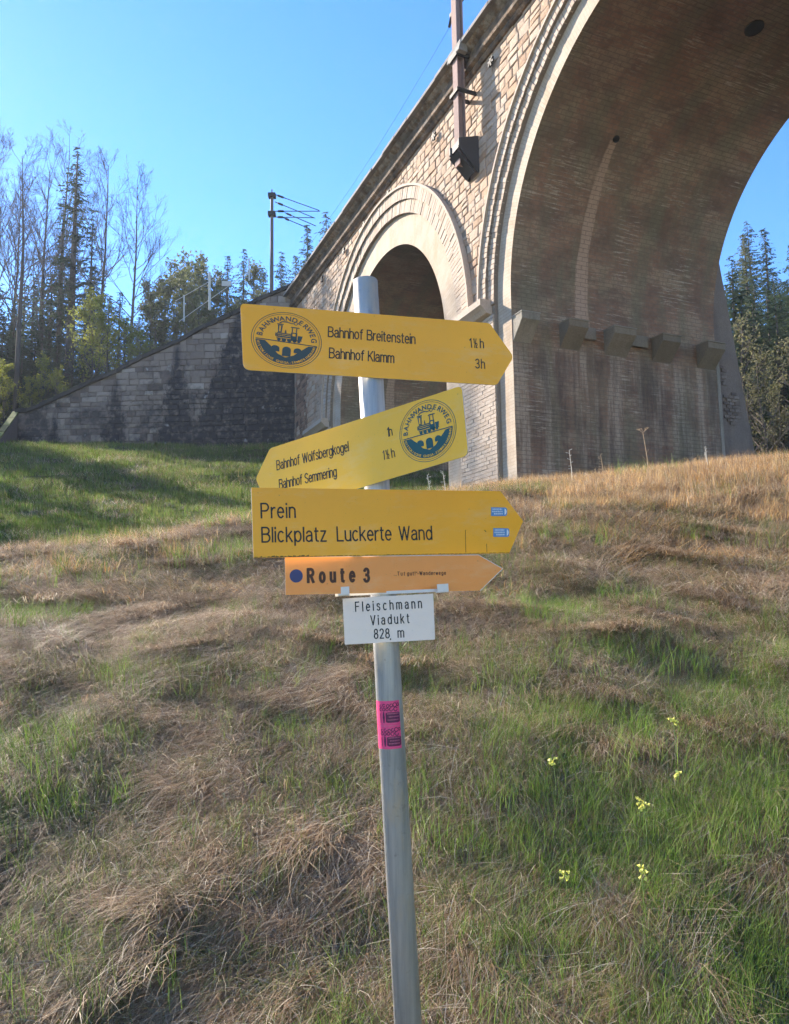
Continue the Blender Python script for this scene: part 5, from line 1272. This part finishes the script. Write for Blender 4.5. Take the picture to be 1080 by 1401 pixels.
grn = [blades(340, .38, 46, .030, .06, .16, 1.0, .22, .0028, GRN, 111, 3, 2.0), blades(340, .38, 52, .034, .05, .13, 1.0, .3, .0030, GRN + OLV, 112, 3, 2.5), blades(240, .34, 16, .024, .10, .24, 1.1, .26, .0032, GRN, 113, 4, 1.6)]
tall = [blades(330, .26, 34, .03, .08, .22, 1.1, .16, .0040, ORG + DR0, 121, 3, 2.0, .08), blades(330, .26, 30, .035, .07, .18, .9, .28, .0040, ORG + DR0, 122, 3, 2.5, .1)]
far_g = [blades(130, .38, 40, .05, .06, .13, 1., .3, .010, GRN + OLV, 131, 2, 2.5), blades(130, .38, 40, .06, .05, .12, .9, .35, .010, GRN + OLV, 132, 2, 2.5)]
far_d = [blades(100, .35, 34, .05, .08, .18, .5, .4, .009, DR0, 133, 2, 1.5)]
def field(n, y0, y1, power, sc0, scy, w_fn, srcs, name, label, align, jitter, **k):
    x, y = wedge(n, y0, y1, power, **k); keep = visible_mask(x, y); g = green(x, y); keep &= RNG.random(n) < w_fn(x, y, g); x, y = x[keep], y[keep]
    z = ground(x, y); P3 = np.stack([x, y, z], 1); s = (sc0 + scy * y) * RNG.uniform(.7, 1.3, len(x))
    scatter(name, label, srcs, P3, frames(x, y, align, jitter), s, RNG.integers(0, len(srcs), len(x)))
# foreground bank
field(3300, 1.6, 6.8, 1.2, .62, .055, lambda x, y, g: 1.15 - .35 * g, dry, 'matted_dry_grass', 'matted brown dead grass lying down the bank', .9, .35)
field(4600, 1.6, 6.8, 1.2, .62, .055, lambda x, y, g: (.05 + .42 * g) + np.clip((x - .1) * 1.2, 0, 1) * np.clip((5.6 - y) / 1.5, 0, 1) * (.10 + .35 * g), grn, 'green_grass', 'fresh green grass growing up through the dead grass', .6, 3.)
field(2300, 6.4, 13.8, 1.2, .9, .06, lambda x, y, g: 1.0 - .4 * g, dry + drr, 'matted_dry_grass', 'brown dead grass on the upper bank and ridge', .85, .8)
field(1700, 6.4, 13.8, 1.2, .9, .05, lambda x, y, g: .06 + .42 * g, grn, 'green_grass', 'green grass tufts on the upper bank', .5, 3.)
crest = lambda x, y, g: np.clip((x - .8) / 3., 0, 1) * np.clip((y - 8.5) / 2.5, 0, 1) + .10 * np.clip((y - 7.) / 2, 0, 1)
field(4200, 7., 19, .6, .8, .02, crest, tall, 'tall_dry_grass', 'upright golden dry grass along the crest of the bank', .2, 3., left=.65)
rose = [blades(26, .10, 5, .012, .05, .10, .75, .35, .022, [(.07, .13, .04), (.10, .17, .05), (.06, .11, .045), (.14, .20, .06)], 141, 4, 2.5, .05), blades(18, .08, 4, .012, .04, .08, .55, .3, .030, [(.06, .11, .045), (.09, .15, .05)], 142, 4, 2.5, .05)]
field(520, 1.3, 6.0, 1.0, .9, .0, lambda x, y, g: np.clip(.12 + x * .45, .06, 1.), rose, 'low_leafy_weeds', 'broad low green leaves among the grass of the bank', .6, 3.)
# swale and knoll beyond
field(7000, 14, 43, .9, .9, .03, lambda x, y, g: .45 + .6 * g, far_g, 'green_grass', 'short green grass on the knoll before the long wall', .6, 3.)
field(3500, 14, 43, .9, .9, .03, lambda x, y, g: .8 - .4 * g, far_d, 'matted_dry_grass', 'dead grass mixed in the green of the knoll', .7, 1.5)

# cowslips
stemg = plain('stem_green', (.14, .19, .06), .7); yfl = plain('cowslip_yellow', (.78, .72, .14), .6, var=.2); lf = leafy('broad_leaf', (.06, .11, .03), (.12, .18, .05), .3)
def cowslip(px, py, label, size=1., upto=None):
    """flower head at px,py"""
    base = hit_ground(px + 4, py + 55 * size); head = at(px, py, base[1] - .02)
    o = empty('cowslip', label, 'flower', 'cowslips on the bank', loc=tuple(base)); h = head - base
    b = MB(); b.tube([(0, 0, -.02), h * .55 + [.006, 0, 0], h * .97], [.0022, .0018, .0014], 5); b.build('stem', stemg, o)
    rn = random.Random(int(px)); b = MB()
    for k in range(9):
        c = h + np.array([rn.uniform(-.014, .014), rn.uniform(-.01, .01), rn.uniform(-.022, .010)]) * size; d = np.array([rn.uniform(-1, 1), rn.uniform(-1, .3), rn.uniform(-.7, .3)]); d /= np.linalg.norm(d)
        b.tube([h + [0, 0, -.002], c], .0009, 4, caps=False); b.tube([c, c + d * .007, c + d * .011], [.0022, .0034, .0062], 6)
    b.build('blossoms', yfl, o)
    for k in range(6):
        a = 2 * PI * k / 6 + rn.random(); L = rn.uniform(.05, .085); d = np.array([math.cos(a), math.sin(a), .35]); sd = np.array([-math.sin(a), math.cos(a), 0]); V = []
        for u, w in ((0, .006), (.3, .011), (.65, .020), (.9, .012), (1., .002)):
            p = d * L * u + np.array([0, 0, -.03 * u * u]); V += [p - sd * w, p + [0, 0, -.004], p + sd * w]
        F = []
        for i in range(4): F += [(3 * i, 3 * i + 1, 3 * i + 4, 3 * i + 3), (3 * i + 1, 3 * i + 2, 3 * i + 5, 3 * i + 4)]
        link('leaf', mesh('leaf', V, F, smooth=True), lf, o)
cowslip(757, 1040, 'leftmost upper cowslip with a small yellow head amid brown grass', 1.15)
cowslip(921, 984, 'topmost cowslip with bright yellow head, right side of the bank', 1.15)
cowslip(881, 1096, 'largest pale yellow cowslip head in the middle of the right bank', 1.5)
cowslip(877, 1188, 'cowslip standing over dark round leaves low on the right bank', 1.35)
cowslip(773, 1193, 'lowest left cowslip with slim half-open pale head', 1.25)
cowslip(925, 1058, 'small greenish cowslip in bud between the larger yellow ones', .9)
# dry weed stalks on the crest
stalk = plain('dry_stalk', (.42, .30, .18), .9); pale_stalk = plain('pale_stalk', (.62, .56, .46), .9)
def weed(px, ytop, ybase, Y, label, kind, mat):
    p0 = at(px + (8 if kind == 0 else 4), ybase, Y); p0[2] = ground1(p0[0], Y) ; tp = at(px, ytop, Y); h = tp - p0
    o = empty('dry_weed', label, 'dry weed', loc=tuple(p0)); b = MB(); b.tube([(0, 0, -.03), h * .5 + [.012, 0, 0], h], [.006, .005, .004], 5)
    rn = random.Random(int(px))
    if kind == 0:
        for k in range(9):
            a = 2 * PI * k / 9; e = h + np.array([math.cos(a) * .075, math.sin(a) * .07, .045 + rn.uniform(0, .02)]); b.tube([h, e], .002, 4)
            for j in range(5): q = e + np.array([rn.uniform(-.02, .02), rn.uniform(-.02, .02), rn.uniform(0, .015)]); b.tube([e, q], [.0015, .004], 4)
        b.tube([h * .55, h * .55 + [.05, 0, .08]], .003, 4); b.tube([h * .4, h * .4 + [-.07, 0, .09]], .003, 4)
    elif kind == 1:
        for k in range(16): q = h * (.45 + .55 * k / 15); b.tube([q, q + np.array([rn.uniform(-.025, .025), rn.uniform(-.02, .02), .012])], [.004, .009], 5)
    else:
        for k in range(7): q = h * (.5 + .5 * k / 6); e = q + np.array([rn.choice([-1, 1]) * rn.uniform(.02, .06), 0, rn.uniform(-.01, .03)]); b.tube([q, e], [.002, .006], 4)
    b.build('stalk', mat, o)
weed(880, 592, 640, 11.9, 'tall dry umbel weed on the crest in front of the pier wall', 0, stalk)
weed(965, 612, 640, 12.0, 'pale seed spike weed on the crest left of the buttress foot', 1, pale_stalk)
weed(779, 616, 655, 11.9, 'branched pale dry weed on the crest nearest the pier corner', 2, pale_stalk)
weed(822, 622, 650, 12.1, 'small dry weed between the pier corner weed and the umbel weed', 2, stalk)
weed(606, 645, 672, 11.2, 'bent pale weed just right of the pole above the wide yellow sign', 2, pale_stalk)
weed(585, 650, 672, 11.0, 'low tangled pale weed close beside the pole above the wide sign', 2, pale_stalk)

# every tree of a stand says which one it is, counted along its row
ONE = 'first second third fourth fifth sixth seventh eighth ninth tenth eleventh twelfth thirteenth fourteenth fifteenth sixteenth seventeenth eighteenth nineteenth'.split()
TENS = {20: 'twent', 30: 'thirt', 40: 'fort', 50: 'fift', 60: 'sixt', 70: 'sevent'}
def ordw(k):
    if k <= 19: return ONE[k - 1]
    t_, r_ = k // 10 * 10, k % 10
    return TENS[t_] + ('ieth' if r_ == 0 else 'y-' + ONE[r_ - 1])
by = {}
for o in SC.objects:
    if o.parent is None and 'label' in o and o.get('category') in ('tree', 'bush'): by.setdefault(o['label'], []).append(o)
for lb, os_ in by.items():
    if len(os_) < 2: continue
    os_.sort(key=lambda o: o.matrix_world.translation.x / max(5., o.matrix_world.translation.y))
    for k, o in enumerate(os_): o['label'] = ordw(k + 1) + ' from the left, ' + lb

if DBG:
    for px in (0, 75, 150, 240, 340, 420, 480, 550, 620, 700, 780, 850, 1000, 1080):
        Y = np.linspace(6, 16, 200); r0 = [];
        for y_ in Y:
            q = at(px, 700, y_); z_ = ground1(q[0], y_); r0.append(project((q[0], y_, z_))[1])
        k = int(np.argmin(r0[:170])); print('CREST', px, round(r0[k]), round(Y[k], 1), flush=True)

# thin bluish volume added to imitate the pale lens veil
veil_b = MB(); veil_b.box(-95, 95, -32, 135, -8, 62)
hm = bpy.data.materials.new('lens_veil'); hm.use_nodes = True; hn = hm.node_tree; hn.nodes.remove(hn.nodes['Principled BSDF'])
pv = hn.nodes.new('ShaderNodeVolumePrincipled'); pv.inputs['Color'].default_value = (.80, .88, 1, 1); pv.inputs['Density'].default_value = .0004; pv.inputs['Anisotropy'].default_value = .3
hn.links.new(pv.outputs[0], hn.nodes['Material Output'].inputs['Volume']); veil_b.build('lens_veil', hm, None, kind='stuff', label='thin bluish volume added to imitate a lens veil')
